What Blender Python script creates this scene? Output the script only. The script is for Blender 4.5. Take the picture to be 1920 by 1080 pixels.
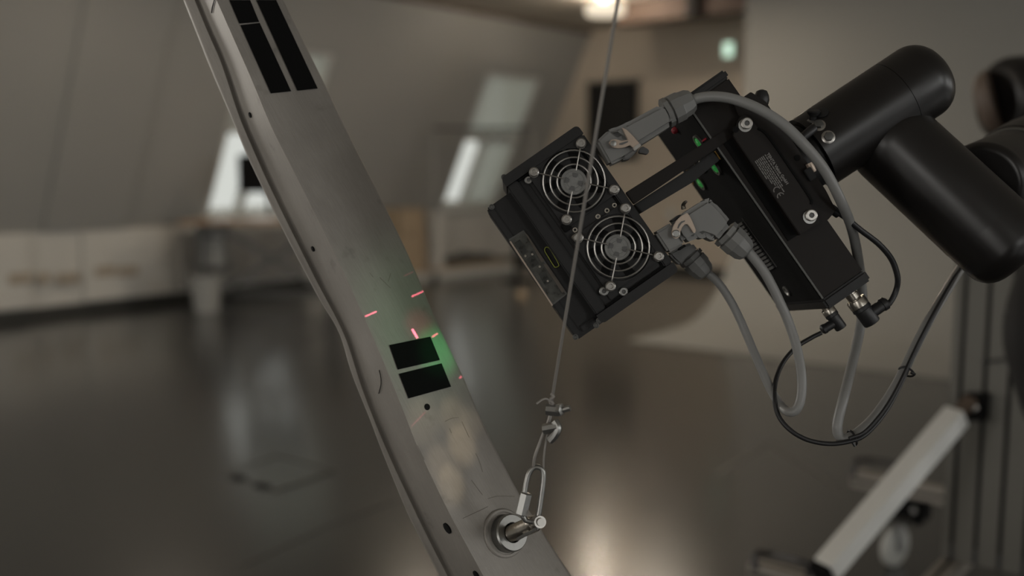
import bpy, bmesh, math, random
import numpy as np
from mathutils import Vector, Matrix
random.seed(4)
for o in list(bpy.data.objects): bpy.data.objects.remove(o, do_unlink=True)
SC = bpy.context.scene; COL = SC.collection
# ---------------------------------------------------------------- camera
FP = 1867.0; CH = 1.17; PITCH = math.atan(225/FP)
CAM = Vector((0, 0, CH))
FWD = Vector((0, math.cos(PITCH), -math.sin(PITCH))); UPV = Vector((0, math.sin(PITCH), math.cos(PITCH))); RGT = Vector((1, 0, 0))
cd = bpy.data.cameras.new('camera'); cam = bpy.data.objects.new('camera', cd); COL.objects.link(cam)
cd.sensor_width = 36; cd.lens = FP/1920*36; cd.clip_start = .02
cam.location = CAM; cam.rotation_euler = (math.pi/2-PITCH, 0, 0)
cd.dof.use_dof = True; cd.dof.focus_distance = .885; cd.dof.aperture_fstop = 2.5
SC.camera = cam
# ---------------------------------------------------------------- sky, exposure
w = bpy.data.worlds.new('world'); SC.world = w; w.use_nodes = True
bg = w.node_tree.nodes['Background']; bg.inputs[0].default_value = (1, 1, .96, 1); bg.inputs[1].default_value = 1.35
SC.view_settings.view_transform = 'Standard'; SC.view_settings.look = 'None'
SC.view_settings.gamma = 1; SC.view_settings.exposure = 0; SC.view_settings.use_curve_mapping = False

def area(name, loc, tgt, sx, sy, power, col, spread=180):
    l = bpy.data.lights.new(name, 'AREA'); l.shape = 'RECTANGLE'; l.size = sx; l.size_y = sy; l.energy = power; l.color = col
    l.spread = math.radians(spread)
    o = bpy.data.objects.new(name, l); COL.objects.link(o); o.location = loc
    o.rotation_euler = (Vector(tgt)-Vector(loc)).to_track_quat('-Z', 'Y').to_euler(); return o
# added fill lights in place of unseen windows to the right, behind and left
# (room frame: s along the left wall, y away from it; the camera stands at s=-3.4, y=7.7)
def _room(s_, y_, z_):
    A_ = Vector((-3.9011, 7.5008, 0)); D_ = Vector((.6270, .7790, 0)); N_ = Vector((.7790, -.6270, 0)); return A_+D_*s_+N_*y_+Vector((0, 0, z_))
for s_ in (-6.5, -3.0, .5, 3.8): area('added_fill_right', _room(s_, 14.0, 1.75), _room(s_, 7, .6), 1.1, 1.7, 44, (1, 1, .98))
for y_ in (4.6, 9.6): area('added_fill_behind', _room(-12.8, y_, 1.55), _room(0, y_, 1.0), 1.7, 1.9, 86, (1, .97, .925))
for s_ in (-6.0, -2.6): area('added_fill_left', _room(s_, .75, 1.6), _room(s_, 7, .6), .95, 1.6, 62, (1, .95, .88))
# first ceiling lamp is in view; the others are added unseen to brighten the hall
LAMPS = [(1.15, 9.3), (-2.3, 6.4), (1.05, 7.1), (-1.6, 2.6), (-.7, 7.3)]
UG = 27; LP = [.6, 6, 24, 1.5, 8]

# ---------------------------------------------------------------- projection helpers (pixel + distance -> point in the room)
def P(x, y, d): return CAM + d*(FWD + RGT*((x-960)/FP) - UPV*((y-540)/FP))
def ray(x, y): return FWD + RGT*((x-960)/FP) - UPV*((y-540)/FP)
def onp(x, y, p0, n):
    r = ray(x, y); return CAM + r*((p0-CAM).dot(n)/r.dot(n))
def FLr(x, y, z=0): return onp(x, y, Vector((0, 0, z)), Vector((0, 0, 1)))
def frame(o, x, y, z): return Matrix(((x.x, y.x, z.x, o.x), (x.y, y.y, z.y, o.y), (x.z, y.z, z.z, o.z), (0, 0, 0, 1)))

# ---------------------------------------------------------------- materials
def mat(name, col, rough=.5, metal=0, emit=None, es=1, noise=0, nscale=20, bump=0, bscale=200, stretch=None, trans=0, spec=.5, coat=0):
    m = bpy.data.materials.new(name); m.use_nodes = True; nt = m.node_tree; b = nt.nodes['Principled BSDF']
    b.inputs['Base Color'].default_value = (*col, 1); b.inputs['Roughness'].default_value = rough
    b.inputs['Metallic'].default_value = metal; b.inputs['Specular IOR Level'].default_value = spec
    b.inputs['Coat Weight'].default_value = coat
    if trans: b.inputs['Transmission Weight'].default_value = trans; b.inputs['IOR'].default_value = 1.45
    if emit: b.inputs['Emission Color'].default_value = (*emit, 1); b.inputs['Emission Strength'].default_value = es
    tc = nt.nodes.new('ShaderNodeTexCoord'); mp = nt.nodes.new('ShaderNodeMapping'); nt.links.new(tc.outputs['Object'], mp.inputs[0])
    if stretch: mp.inputs['Scale'].default_value = stretch
    if noise:
        n = nt.nodes.new('ShaderNodeTexNoise'); n.inputs['Scale'].default_value = nscale; n.inputs['Detail'].default_value = 6
        nt.links.new(mp.outputs[0], n.inputs[0])
        mx = nt.nodes.new('ShaderNodeMix'); mx.data_type = 'RGBA'
        mx.inputs[6].default_value = (*[c*(1-noise) for c in col], 1); mx.inputs[7].default_value = (*[min(1, c*(1+noise)) for c in col], 1)
        nt.links.new(n.outputs['Fac'], mx.inputs[0]); nt.links.new(mx.outputs[2], b.inputs['Base Color'])
        mr = nt.nodes.new('ShaderNodeMapRange'); mr.inputs[3].default_value = max(.03, rough-.12*noise*3); mr.inputs[4].default_value = min(1, rough+.12*noise*3)
        nt.links.new(n.outputs['Fac'], mr.inputs[0]); nt.links.new(mr.outputs[0], b.inputs['Roughness'])
    if bump:
        n2 = nt.nodes.new('ShaderNodeTexNoise'); n2.inputs['Scale'].default_value = bscale; n2.inputs['Detail'].default_value = 4
        nt.links.new(mp.outputs[0], n2.inputs[0])
        bp = nt.nodes.new('ShaderNodeBump'); bp.inputs['Strength'].default_value = bump; bp.inputs['Distance'].default_value = .002
        nt.links.new(n2.outputs['Fac'], bp.inputs['Height']); nt.links.new(bp.outputs[0], b.inputs['Normal'])
    return m
M = {}
M['plaster'] = mat('plaster', (.375, .37, .345), .85, noise=.05, nscale=1.3, bump=.15, bscale=60)
M['ceiling'] = mat('ceiling_paint', (.72, .66, .57), .9, noise=.04, nscale=1)
M['gable'] = mat('gable_plaster', (.60, .525, .43), .9, noise=.08, nscale=1.2)
M['skirt'] = mat('skirting', (.035, .035, .03), .5, noise=.1)
M['white'] = mat('white_paint', (.62, .62, .58), .5, noise=.03)
M['timber'] = mat('dark_timber', (.085, .055, .04), .7, noise=.4, nscale=6, stretch=(1, 8, 8))
M['wood'] = mat('table_wood', (.30, .20, .12), .45, noise=.25, nscale=5, stretch=(1, 10, 10))
M['card'] = mat('cardboard', (.44, .34, .23), .9, noise=.1, nscale=6)
M['paper'] = mat('backdrop_paper', (.232, .229, .213), .9, noise=.02, nscale=2)
M['sheet'] = mat('white_paper', (.75, .78, .8), .4)
M['dgrey'] = mat('dark_grey_metal', (.09, .09, .085), .5, metal=.3, noise=.1)
M['lgrey'] = mat('light_grey_plastic', (.34, .34, .32), .5, noise=.05)
M['radiator'] = mat('radiator_enamel', (.34, .33, .31), .5, noise=.04)
M['blackcloth'] = mat('black_cloth', (.012, .011, .010), .8, noise=.4, nscale=8)
M['screen'] = mat('dark_screen', (.006, .006, .006), .7, spec=.1)
M['anod'] = mat('black_anodised', (.0105, .0102, .0103), .48, spec=.35, noise=.12, nscale=60, bump=.05, bscale=900)
M['anod2'] = mat('black_anodised_warm', (.0105, .0080, .0065), .52, spec=.22, noise=.12, nscale=60)
M['deep'] = mat('matt_black', (.0045, .0045, .0045), .75, spec=.15)
M['tape'] = mat('black_measuring_foil', (.0055, .0055, .0055), .8, noise=.1, nscale=80, spec=.08)
M['robot'] = mat('black_robot_shell', (.0100, .0088, .0084), .34, noise=.15, nscale=30, spec=.5)
M['rubber'] = mat('black_rubber', (.012, .012, .013), .45)
M['gplast'] = mat('grey_connector_plastic', (.175, .175, .168), .42, noise=.06, nscale=60)
M['gcable'] = mat('grey_cable_sheath', (.235, .235, .228), .42, noise=.05, nscale=100)
M['gdark'] = mat('dark_grey_plastic', (.10, .10, .098), .5, noise=.08)
M['latch'] = mat('beige_zinc_latch', (.42, .34, .275), .4, metal=.5, noise=.1, nscale=200)
M['chrome'] = mat('chrome_steel', (.40, .385, .36), .34, metal=.9, noise=.08, nscale=300)
M['zinc'] = mat('zinc_steel', (.30, .298, .285), .36, metal=.9, noise=.15, nscale=300)
M['cable'] = mat('steel_wire', (.27, .255, .235), .5, metal=.3, noise=.1, nscale=600)
M['nickel'] = mat('nickel_thread', (.45, .42, .37), .3, metal=1, noise=.15, nscale=300)
M['profile'] = mat('aluminium_profile', (.13, .125, .11), .5, metal=.5, noise=.06, nscale=40)
M['bright'] = mat('satin_aluminium', (.78, .78, .75), .40, metal=.35, noise=.04, nscale=40)
M['hub'] = mat('grey_fan_hub', (.20, .20, .19), .4, noise=.2, nscale=400)
M['red'] = mat('red_seal', (.30, .015, .03), .35, spec=.6)
M['yellow'] = mat('warning_yellow', (.30, .17, .03), .5)
M['lime'] = mat('lime_print', (.33, .36, .06), .5)
M['print'] = mat('grey_print', (.20, .19, .18), .5)
M['greenled'] = mat('green_led', (.02, .2, .03), .25, emit=(.10, .9, .18), es=.10)
M['mirror'] = mat('optic_mirror', (.055, .055, .048), .3, metal=.2, noise=.9, nscale=150)
M['optic_warm'] = mat('optic_warm_strip', (.10, .085, .07), .35, metal=.4, noise=.3, nscale=90)
M['shade'] = mat('lamp_shade', (.8, .75, .65), .6, emit=(1, .86, .66), es=.85)
M['exitlamp'] = mat('exit_lamp', (.6, .8, .65), .5, emit=(.72, 1, .80), es=.95)
M['castor'] = mat('grey_castor_tread', (.42, .42, .39), .5)
M['handle'] = mat('brown_black_tube', (.022, .019, .018), .35)
M['rail'] = mat('foot_rail_aluminium', (.30, .275, .24), .45, metal=.4, noise=.06)
M['gdark2'] = mat('dark_optic_glass', (.022, .023, .020), .25, noise=.9, nscale=200)
M['sockm'] = mat('aged_socket_plastic', (.40, .35, .28), .5)
M['knee'] = mat('knee_wall_lightened', (.62, .605, .56), .8, noise=.04, nscale=2)  # brightness put into the colour: lightened past the slope plaster
M['rust'] = mat('brown_plate', (.11, .08, .06), .6, noise=.3)
def glassmat():
    m = bpy.data.materials.new('window_glass'); m.use_nodes = True; nt = m.node_tree; nt.nodes.clear()
    o = nt.nodes.new('ShaderNodeOutputMaterial'); t = nt.nodes.new('ShaderNodeBsdfTransparent'); g = nt.nodes.new('ShaderNodeBsdfGlossy')
    t.inputs[0].default_value = (.74, .75, .74, 1); g.inputs['Roughness'].default_value = .03
    x = nt.nodes.new('ShaderNodeMixShader'); x.inputs[0].default_value = .07
    nt.links.new(t.outputs[0], x.inputs[1]); nt.links.new(g.outputs[0], x.inputs[2]); nt.links.new(x.outputs[0], o.inputs[0]); return m
M['glass'] = glassmat()
def blindmat():
    m = bpy.data.materials.new('translucent_blind'); m.use_nodes = True; nt = m.node_tree; nt.nodes.clear()
    o = nt.nodes.new('ShaderNodeOutputMaterial'); t = nt.nodes.new('ShaderNodeBsdfTranslucent'); g = nt.nodes.new('ShaderNodeBsdfDiffuse'); s = nt.nodes.new('ShaderNodeBsdfTransparent')
    t.inputs[0].default_value = (.55, .56, .52, 1); g.inputs[0].default_value = (.7, .72, .68, 1)
    x = nt.nodes.new('ShaderNodeMixShader'); x.inputs[0].default_value = .35
    y = nt.nodes.new('ShaderNodeMixShader'); y.inputs[0].default_value = .23
    nt.links.new(t.outputs[0], x.inputs[1]); nt.links.new(g.outputs[0], x.inputs[2])
    nt.links.new(x.outputs[0], y.inputs[1]); nt.links.new(s.outputs[0], y.inputs[2]); nt.links.new(y.outputs[0], o.inputs[0]); return m
M['blind'] = blindmat()
def floormat():
    m = mat('dark_polished_floor', (.060, .054, .049), .30, noise=0, spec=.7, coat=.5); m.node_tree.nodes['Principled BSDF'].inputs['Coat Roughness'].default_value = .16; nt = m.node_tree; b = nt.nodes['Principled BSDF']
    tc = nt.nodes.new('ShaderNodeTexCoord')
    n = nt.nodes.new('ShaderNodeTexNoise'); n.inputs['Scale'].default_value = .8; n.inputs['Detail'].default_value = 5
    n2 = nt.nodes.new('ShaderNodeTexNoise'); n2.inputs['Scale'].default_value = 30; n2.inputs['Detail'].default_value = 5
    r = nt.nodes.new('ShaderNodeMapRange'); r.inputs[3].default_value = .21; r.inputs[4].default_value = .28
    mx = nt.nodes.new('ShaderNodeMix'); mx.data_type = 'RGBA'; mx.inputs[6].default_value = (.012, .0117, .0113, 1); mx.inputs[7].default_value = (.021, .0203, .0192, 1)
    bp = nt.nodes.new('ShaderNodeBump'); bp.inputs['Strength'].default_value = .12; bp.inputs['Distance'].default_value = .002
    for k in (n, n2): nt.links.new(tc.outputs['Object'], k.inputs[0])
    nt.links.new(n.outputs['Fac'], r.inputs[0]); nt.links.new(r.outputs[0], b.inputs['Roughness'])
    nt.links.new(n.outputs['Fac'], mx.inputs[0]); nt.links.new(mx.outputs[2], b.inputs['Base Color'])
    nt.links.new(n2.outputs['Fac'], bp.inputs['Height']); nt.links.new(bp.outputs[0], b.inputs['Normal'])
    return m
M['floor'] = floormat()
def beammat():
    m = mat('brushed_aluminium_beam', (.5, .49, .46), .4, metal=.30); nt = m.node_tree; b = nt.nodes['Principled BSDF']
    tc = nt.nodes.new('ShaderNodeTexCoord'); mp = nt.nodes.new('ShaderNodeMapping'); mp.inputs['Rotation'].default_value = (0, math.radians(27), 0)
    nt.links.new(tc.outputs['Object'], mp.inputs[0])
    m2 = nt.nodes.new('ShaderNodeMapping'); m2.inputs['Scale'].default_value = (1, 1, .05); nt.links.new(mp.outputs[0], m2.inputs[0])
    def noi(s, d, src): 
        n = nt.nodes.new('ShaderNodeTexNoise'); n.inputs['Scale'].default_value = s; n.inputs['Detail'].default_value = d; nt.links.new(src.outputs[0], n.inputs[0]); return n
    a = noi(16, 7, mp); g = noi(900, 3, m2); c = noi(45, 8, mp)
    mx = nt.nodes.new('ShaderNodeMix'); mx.data_type = 'RGBA'; mx.inputs[6].default_value = (.20, .185, .167, 1); mx.inputs[7].default_value = (.365, .342, .308, 1)
    ad = nt.nodes.new('ShaderNodeMath'); ad.operation = 'ADD'; nt.links.new(a.outputs['Fac'], ad.inputs[0])
    sb = nt.nodes.new('ShaderNodeMath'); sb.operation = 'MULTIPLY_ADD'; sb.inputs[1].default_value = .5; sb.inputs[2].default_value = -.25; nt.links.new(g.outputs['Fac'], sb.inputs[0])
    nt.links.new(sb.outputs[0], ad.inputs[1]); nt.links.new(ad.outputs[0], mx.inputs[0])
    # thin grime specks
    rp = nt.nodes.new('ShaderNodeMapRange'); rp.inputs[1].default_value = .27; rp.inputs[2].default_value = .36; rp.inputs[3].default_value = .8; rp.inputs[4].default_value = 1; nt.links.new(c.outputs['Fac'], rp.inputs[0])
    ml = nt.nodes.new('ShaderNodeMix'); ml.data_type = 'RGBA'; ml.blend_type = 'MULTIPLY'; ml.inputs[0].default_value = 1
    nt.links.new(mx.outputs[2], ml.inputs[6]); nt.links.new(rp.outputs[0], ml.inputs[7]); nt.links.new(ml.outputs[2], b.inputs['Base Color'])
    r = nt.nodes.new('ShaderNodeMapRange'); r.inputs[3].default_value = .46; r.inputs[4].default_value = .66; nt.links.new(a.outputs['Fac'], r.inputs[0]); nt.links.new(r.outputs[0], b.inputs['Roughness'])
    bp = nt.nodes.new('ShaderNodeBump'); bp.inputs['Strength'].default_value = .25; bp.inputs['Distance'].default_value = .0004
    nt.links.new(g.outputs['Fac'], bp.inputs['Height']); nt.links.new(bp.outputs[0], b.inputs['Normal'])
    return m
M['beam'] = beammat()

# ---------------------------------------------------------------- object helpers; all meshes are drawn in room coordinates
def tagit(o, label=None, cat=None, group=None, kind=None):
    if label: o['label'] = label
    if cat: o['category'] = cat
    if group: o['group'] = group
    if kind: o['kind'] = kind
    return o
def thing(name, label, cat, loc, group=None):
    o = bpy.data.objects.new(name, None); COL.objects.link(o); o.location = loc; o.empty_display_size = .05
    return tagit(o, label, cat, group)
def wloc(o):
    m = o.matrix_basis
    return wloc(o.parent) @ m if o.parent else m.copy()
def obj(name, bm, m, parent=None, sharp=35, label=None, kind=None):
    bmesh.ops.recalc_face_normals(bm, faces=bm.faces[:])
    me = bpy.data.meshes.new(name)
    o = bpy.data.objects.new(name, me); COL.objects.link(o)
    c = Vector((0, 0, 0))
    if len(bm.verts):
        lo = Vector([min(v.co[i] for v in bm.verts) for i in range(3)]); hi = Vector([max(v.co[i] for v in bm.verts) for i in range(3)])
        c = (lo+hi)/2; c.z = lo.z
    bmesh.ops.translate(bm, verts=bm.verts[:], vec=-c)
    bm.to_mesh(me); bm.free(); me.materials.append(M[m])
    for p in me.polygons: p.use_smooth = True
    me.set_sharp_from_angle(angle=math.radians(sharp))
    if parent:
        o.parent = parent; o.matrix_basis = wloc(parent).inverted() @ Matrix.Translation(c)
    else: o.location = c
    return tagit(o, label, kind=kind)
def hexa(bm, pts):   # 8 points: bottom ring 4, top ring 4
    v = [bm.verts.new(p) for p in pts]
    for f in ((0, 1, 2, 3), (7, 6, 5, 4), (0, 4, 5, 1), (1, 5, 6, 2), (2, 6, 7, 3), (3, 7, 4, 0)): bm.faces.new([v[i] for i in f])
    return v
def box(bm, a, b, F=None, bev=0):
    F = F or Matrix()
    bb = bmesh.new()
    x0, y0, z0 = a; x1, y1, z1 = b
    hexa(bb, [F @ Vector(p) for p in ((x0, y0, z0), (x1, y0, z0), (x1, y1, z0), (x0, y1, z0), (x0, y0, z1), (x1, y0, z1), (x1, y1, z1), (x0, y1, z1))])
    if bev: bmesh.ops.bevel(bb, geom=bb.edges[:], offset=bev, segments=2, affect='EDGES')
    join(bm, bb); return bm
def join(bm, bb):
    me = bpy.data.meshes.new('tmp'); bb.to_mesh(me); bb.free(); bm.from_mesh(me); bpy.data.meshes.remove(me)
def prism(bm, poly, h0, h1, fn, bev=0):      # poly of 2D points, fn(x,y,h)->Vector
    bb = bmesh.new()
    a = [bb.verts.new(fn(x, y, h0)) for x, y in poly]; b = [bb.verts.new(fn(x, y, h1)) for x, y in poly]
    n = len(poly); bb.faces.new(a); bb.faces.new(b[::-1])
    for i in range(n): bb.faces.new((a[i], b[i], b[(i+1) % n], a[(i+1) % n]))
    if bev: bmesh.ops.recalc_face_normals(bb, faces=bb.faces[:]); bmesh.ops.bevel(bb, geom=bb.edges[:], offset=bev, segments=2, affect='EDGES')
    join(bm, bb); return bm
def basis(d):
    d = d.normalized(); a = Vector((0, 0, 1)) if abs(d.z) < .9 else Vector((1, 0, 0))
    u = d.cross(a).normalized(); return u, d.cross(u).normalized()
def lathe(bm, o, d, prof, n=28, caps=True):       # prof [(along, radius)]
    d = d.normalized(); u, v = basis(d); rings = []
    for t, r in prof:
        rings.append([bm.verts.new(o + d*t + (u*math.cos(2*math.pi*k/n) + v*math.sin(2*math.pi*k/n))*max(r, 1e-5)) for k in range(n)])
    for a, b in zip(rings, rings[1:]):
        for k in range(n): bm.faces.new((a[k], a[(k+1) % n], b[(k+1) % n], b[k]))
    if caps: bm.faces.new(rings[0][::-1]); bm.faces.new(rings[-1])
    return bm
def cyl(bm, a, b, r, n=20, r2=None):
    return lathe(bm, a, b-a, [(0, r), ((b-a).length, r if r2 is None else r2)], n)
def smoothpath(pts, sub=6):
    p = [Vector(q) for q in pts]; out = []
    q = [2*p[0]-p[1]] + p + [2*p[-1]-p[-2]]
    for i in range(1, len(q)-2):
        for s in range(sub):
            t = s/sub; a, b, c, d = q[i-1:i+3]
            out.append(.5*((2*b)+(c-a)*t+(2*a-5*b+4*c-d)*t*t+(3*b-a-3*c+d)*t**3))
    out.append(p[-1]); return out
def tube(bm, pts, r, n=12, sub=6, closed=False, caps=True):
    path = smoothpath(pts, sub) if sub > 1 else [Vector(q) for q in pts]
    m = len(path); rings = []; u = None
    for i, p in enumerate(path):
        if closed: t = path[(i+1) % m]-path[i-1]
        else: t = path[min(i+1, m-1)]-path[max(i-1, 0)]
        t.normalize()
        if u is None: u, _ = basis(t)
        u = (u - t*u.dot(t)).normalized(); v = t.cross(u)
        rr = r(i/(m-1)) if callable(r) else r
        rings.append([bm.verts.new(p+(u*math.cos(2*math.pi*k/n)+v*math.sin(2*math.pi*k/n))*rr) for k in range(n)])
    prs = list(zip(rings, rings[1:])) + ([(rings[-1], rings[0])] if closed else [])
    for a, b in prs:
        for k in range(n): bm.faces.new((a[k], a[(k+1) % n], b[(k+1) % n], b[k]))
    if caps and not closed: bm.faces.new(rings[0][::-1]); bm.faces.new(rings[-1])
    return bm
def nb(): return bmesh.new()
def copytree(o, loc, label=None, group=None, rot=None):
    c = o.copy(); COL.objects.link(c); c.location = loc
    if rot is not None: c.rotation_euler = rot
    if label: c['label'] = label
    if group: c['group'] = group
    def rec(src, dst):
        for ch in src.children:
            k = ch.copy(); COL.objects.link(k); k.parent = dst; rec(ch, k)
    rec(o, c); return c

# ================================================================ THE ROOM
A = FLr(0, 605); B = FLr(580, 537)
DI = (B-A).normalized(); NI = Vector((DI.y, -DI.x, 0)); Z = Vector((0, 0, 1))      # along the left wall, inward, up
RM = frame(A, DI, NI, Z)       # room frame: x along left wall, y into the room, z up
TH = math.radians(26); KH = .67; CE = 2.76
SU = Z*math.cos(TH)+NI*math.sin(TH); SN = DI.cross(SU)*-1
SL = frame(A+Z*KH, DI, SU, SN)  # slope frame: x along, y up the slope, z outward (away from room?)
if SN.dot(NI) > 0: SN = -SN
SL = frame(A+Z*KH, DI, SU, SN)  # z points out of the room
WID = 15.0; S0 = -13.0; S1 = 6.45
HR = (CE-KH)/math.cos(TH); YO = (CE-KH)*math.tan(TH)
b = nb(); box(b, (S0-.3, -.3, -.12), (S1+.3, WID+.3, 0), RM); tagit(obj('floor', b, 'floor'), 'dark polished floor of the hall', kind='structure')
# knee wall
b = nb(); box(b, (S0, -.2, 0), (S1, 0, KH), RM); obj('wall_left_knee', b, 'knee', kind='structure')
# slope with window openings
WINS = [(-2.9, -1.95), (1.80, 2.76), (4.90, 5.85), (-6.2, -5.25)]
WY0, WY1 = .05, 1.69
b = nb(); xs = sorted([S0, S1]+[q for ww in WINS for q in ww])
box(b, (S0, WY1, 0), (S1, HR, .18), SL); box(b, (S0, 0, 0), (S1, WY0, .18), SL)
for i in range(0, len(xs), 2): box(b, (xs[i], WY0, 0), (xs[i+1], WY1, .18), SL)
wl = obj('wall_left', b, 'plaster', kind='structure')
# ceiling
b = nb(); box(b, (S0, YO-.2, CE), (S1, WID-YO+.2, CE+.15), RM); obj('ceiling', b, 'ceiling', kind='structure')
# gable
b = nb(); box(b, (S1, -.3, 0), (S1+.2, WID+.3, CE+.1), RM); obj('wall_far', b, 'gable', kind='structure')
b = nb(); box(b, (S0-.2, -.3, 0), (S0, WID+.3, CE+.1), RM); obj('wall_behind', b, 'plaster', kind='structure')
# opposite side: knee + slope
b = nb(); box(b, (S0, WID, 0), (S1, WID+.2, KH), RM); obj('wall_right_knee', b, 'plaster', kind='structure')
SL2 = frame(A+Z*KH+NI*WID, DI, Z*math.cos(TH)-NI*math.sin(TH), (NI*math.cos(TH)+Z*math.sin(TH)))
b = nb(); box(b, (S0, 0, 0), (S1, HR+.1, .18), SL2); obj('wall_right', b, 'plaster', kind='structure')
# skirting boards
b = nb(); box(b, (S0, 0, 0), (S1, .018, .085), RM); obj('baseboard_left', b, 'skirt', kind='structure')
b = nb(); box(b, (S1-.018, .02, 0), (S1, WID, .085), RM); obj('baseboard_far', b, 'skirt', kind='structure')
# joint strip between slope and ceiling, shallow board on the left of the slope
b = nb(); box(b, (S0, HR-.05, -.012), (S1, HR-.005, 0), SL); obj('trim_1', b, 'rust', kind='structure')
def slp(x, y, z=0):
    q = SL.inverted() @ onp(x, y, SL @ Vector((0, 0, z)), SN); return (q.x, q.y)
b = nb(); s_ = slp(130, 150)[0]
box(b, (s_, .02, -.03), (S1*.0+1.05, HR-.08, 0), SL, .004); tagit(obj('trim_2', b, 'plaster'), kind='structure')
# ducts on the knee wall, split by a gap
for a0, a1 in ((S0, .22), (.66, 1.42)):
    b = nb(); box(b, (a0, 0, .095), (a1, .045, KH-.01), RM, .004); obj('trim_3', b, 'knee', kind='structure')
def window(n, x0, x1):
    b = nb(); 
    for a, c in (((x0, WY0), (x0+.05, WY1)), ((x1-.05, WY0), (x1, WY1)), ((x0+.05, WY1-.05), (x1-.05, WY1)), ((x0+.05, WY0), (x1-.05, WY0+.05)), ((x0+.05, .88), (x1-.05, .96))):
        box(b, (a[0], a[1], .02), (c[0], c[1], .10), SL)
    fr = obj('window_%d' % n, b, 'white', kind='structure')
    b = nb(); box(b, (x0+.36, WY0+.05, .03), (x0+.43, .88, .09), SL); obj('mullion', b, 'white', fr)
    b = nb(); box(b, (x0+.05, WY0+.05, .055), (x0+.36, .88, .06), SL); obj('pane', b, 'glass', fr)
    b = nb(); box(b, (x0+.43, WY0+.05, .055), (x1-.05, .88, .06), SL); obj('pane', b, 'glass', fr)
    b = nb(); box(b, (x0+.05, .96, .055), (x1-.05, WY1-.05, .06), SL); obj('pane', b, 'glass', fr)
    b = nb(); box(b, (x0+.055, .955, .035), (x1-.055, WY1-.05, .037), SL); obj('blind', b, 'blind', fr)
    if n != 2: b = nb(); box(b, (x0+.44, WY0+.05, .035), (x1-.055, .87, .037), SL); obj('blind', b, 'blind', fr)
    b = nb(); box(b, (x0-.02, WY0-.05, -.05), (x1+.02, WY0, .02), SL, .004); obj('window_sill', b, 'white', fr)
    l = bpy.data.lights.new('window_portal', 'AREA'); l.shape = 'RECTANGLE'; l.size = x1-x0; l.size_y = WY1-WY0; l.cycles.is_portal = True
    o = bpy.data.objects.new('window_portal', l); COL.objects.link(o)
    c = SL @ Vector(((x0+x1)/2, (WY0+WY1)/2, .14)); o.matrix_world = frame(c, DI, SU*1, SN)   # emits along -Z = into room
for i, (x0, x1) in enumerate(WINS): window(i+1, x0, x1)
# dark timber tie beam and hanger by the gable
def beamlamp():
    b = nb(); p = onp(1175, 50, A+DI*(S1-1.3), DI); q = RM.inverted() @ p
    box(b, (S1-1.5, q.y, q.z), (S1-1.25, q.y+3.6, CE), RM, .006); o = obj('trim_4', b, 'timber', kind='structure')
    b = nb(); p = RM.inverted() @ onp(1288, 34, A+DI*(S1-1.55), DI)
    box(b, (S1-1.58, p.y, p.z), (S1-1.52, p.y+.09, CE), RM, .004); obj('hanger', b, 'blackcloth', o)
beamlamp()

# ---- ceiling lamps
for i, (x, y) in enumerate(LAMPS):
    l = bpy.data.lights.new('ceiling_lamp_light', 'AREA'); l.shape = 'DISK'; l.size = .30; l.energy = LP[i]; l.color = (1, .85, .68)
    lo = bpy.data.objects.new('ceiling_lamp_light', l); COL.objects.link(lo); lo.location = (x, y, CE-.225)
def ceiling_lamp(x, y, label):
    t = thing('ceiling_lamp', label, 'lamp', (x, y, CE-.2), 'drum ceiling lamps of the hall')
    b = nb(); lathe(b, Vector((x, y, CE-.21)), Z, [(0, .0), (0, .155), (.008, .175), (.06, .18), (.10, .18), (.105, .16), (.105, 0)]); obj('lamp_shade', b, 'shade', t)
    b = nb(); lathe(b, Vector((x, y, CE-.104)), Z, [(0, .012), (.086, .012), (.088, .06), (.104, .06)]); obj('ceiling_mount', b, 'white', t)
    for k in range(3):
        a_ = k*2.094; l = bpy.data.lights.new('ceiling_lamp_upglow', 'POINT'); l.shadow_soft_size = .02; l.energy = UG*(1 if y > 9 else .06)/3; l.color = (1, .85, .68)
        o_ = bpy.data.objects.new('ceiling_lamp_upglow', l); COL.objects.link(o_); o_.location = (x+.1*math.cos(a_), y+.1*math.sin(a_), CE-.06)
_q = onp(1135, 8, Vector((0, 9.3, 0)), Vector((0, 1, 0)))
LAMPS[0] = (_q.x, 9.3)
for i, (x, y) in enumerate(LAMPS):
    ceiling_lamp(x, y, ['warm round drum ceiling lamp seen at the top edge of the view', 'added drum lamp above the floor before the metal beam, out of view', 'added drum lamp brightening the paper backdrop, out of view', 'added drum lamp left of the metal beam, out of view', 'added drum lamp before the two sloped windows, out of view'][i])
_l = bpy.data.objects['ceiling_lamp_light']; _l.location = (LAMPS[0][0], LAMPS[0][1], CE-.225)

# ---- green-white emergency lamp on the gable
c = onp(1370, 94, A+DI*(S1-.06), DI)
t = thing('exit_lamp', 'small glowing green-white emergency lamp on the far wall beside the backdrop', 'lamp', c)
b = nb(); box(b, (-.055, -.058, -.08), (.0, .058, .08), frame(c, DI, NI, Z), .01); obj('lamp_housing', b, 'white', t)
b = nb(); box(b, (-.066, -.05, -.07), (-.055, .05, .07), frame(c, DI, NI, Z), .004); obj('light_panel', b, 'exitlamp', t)
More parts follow.
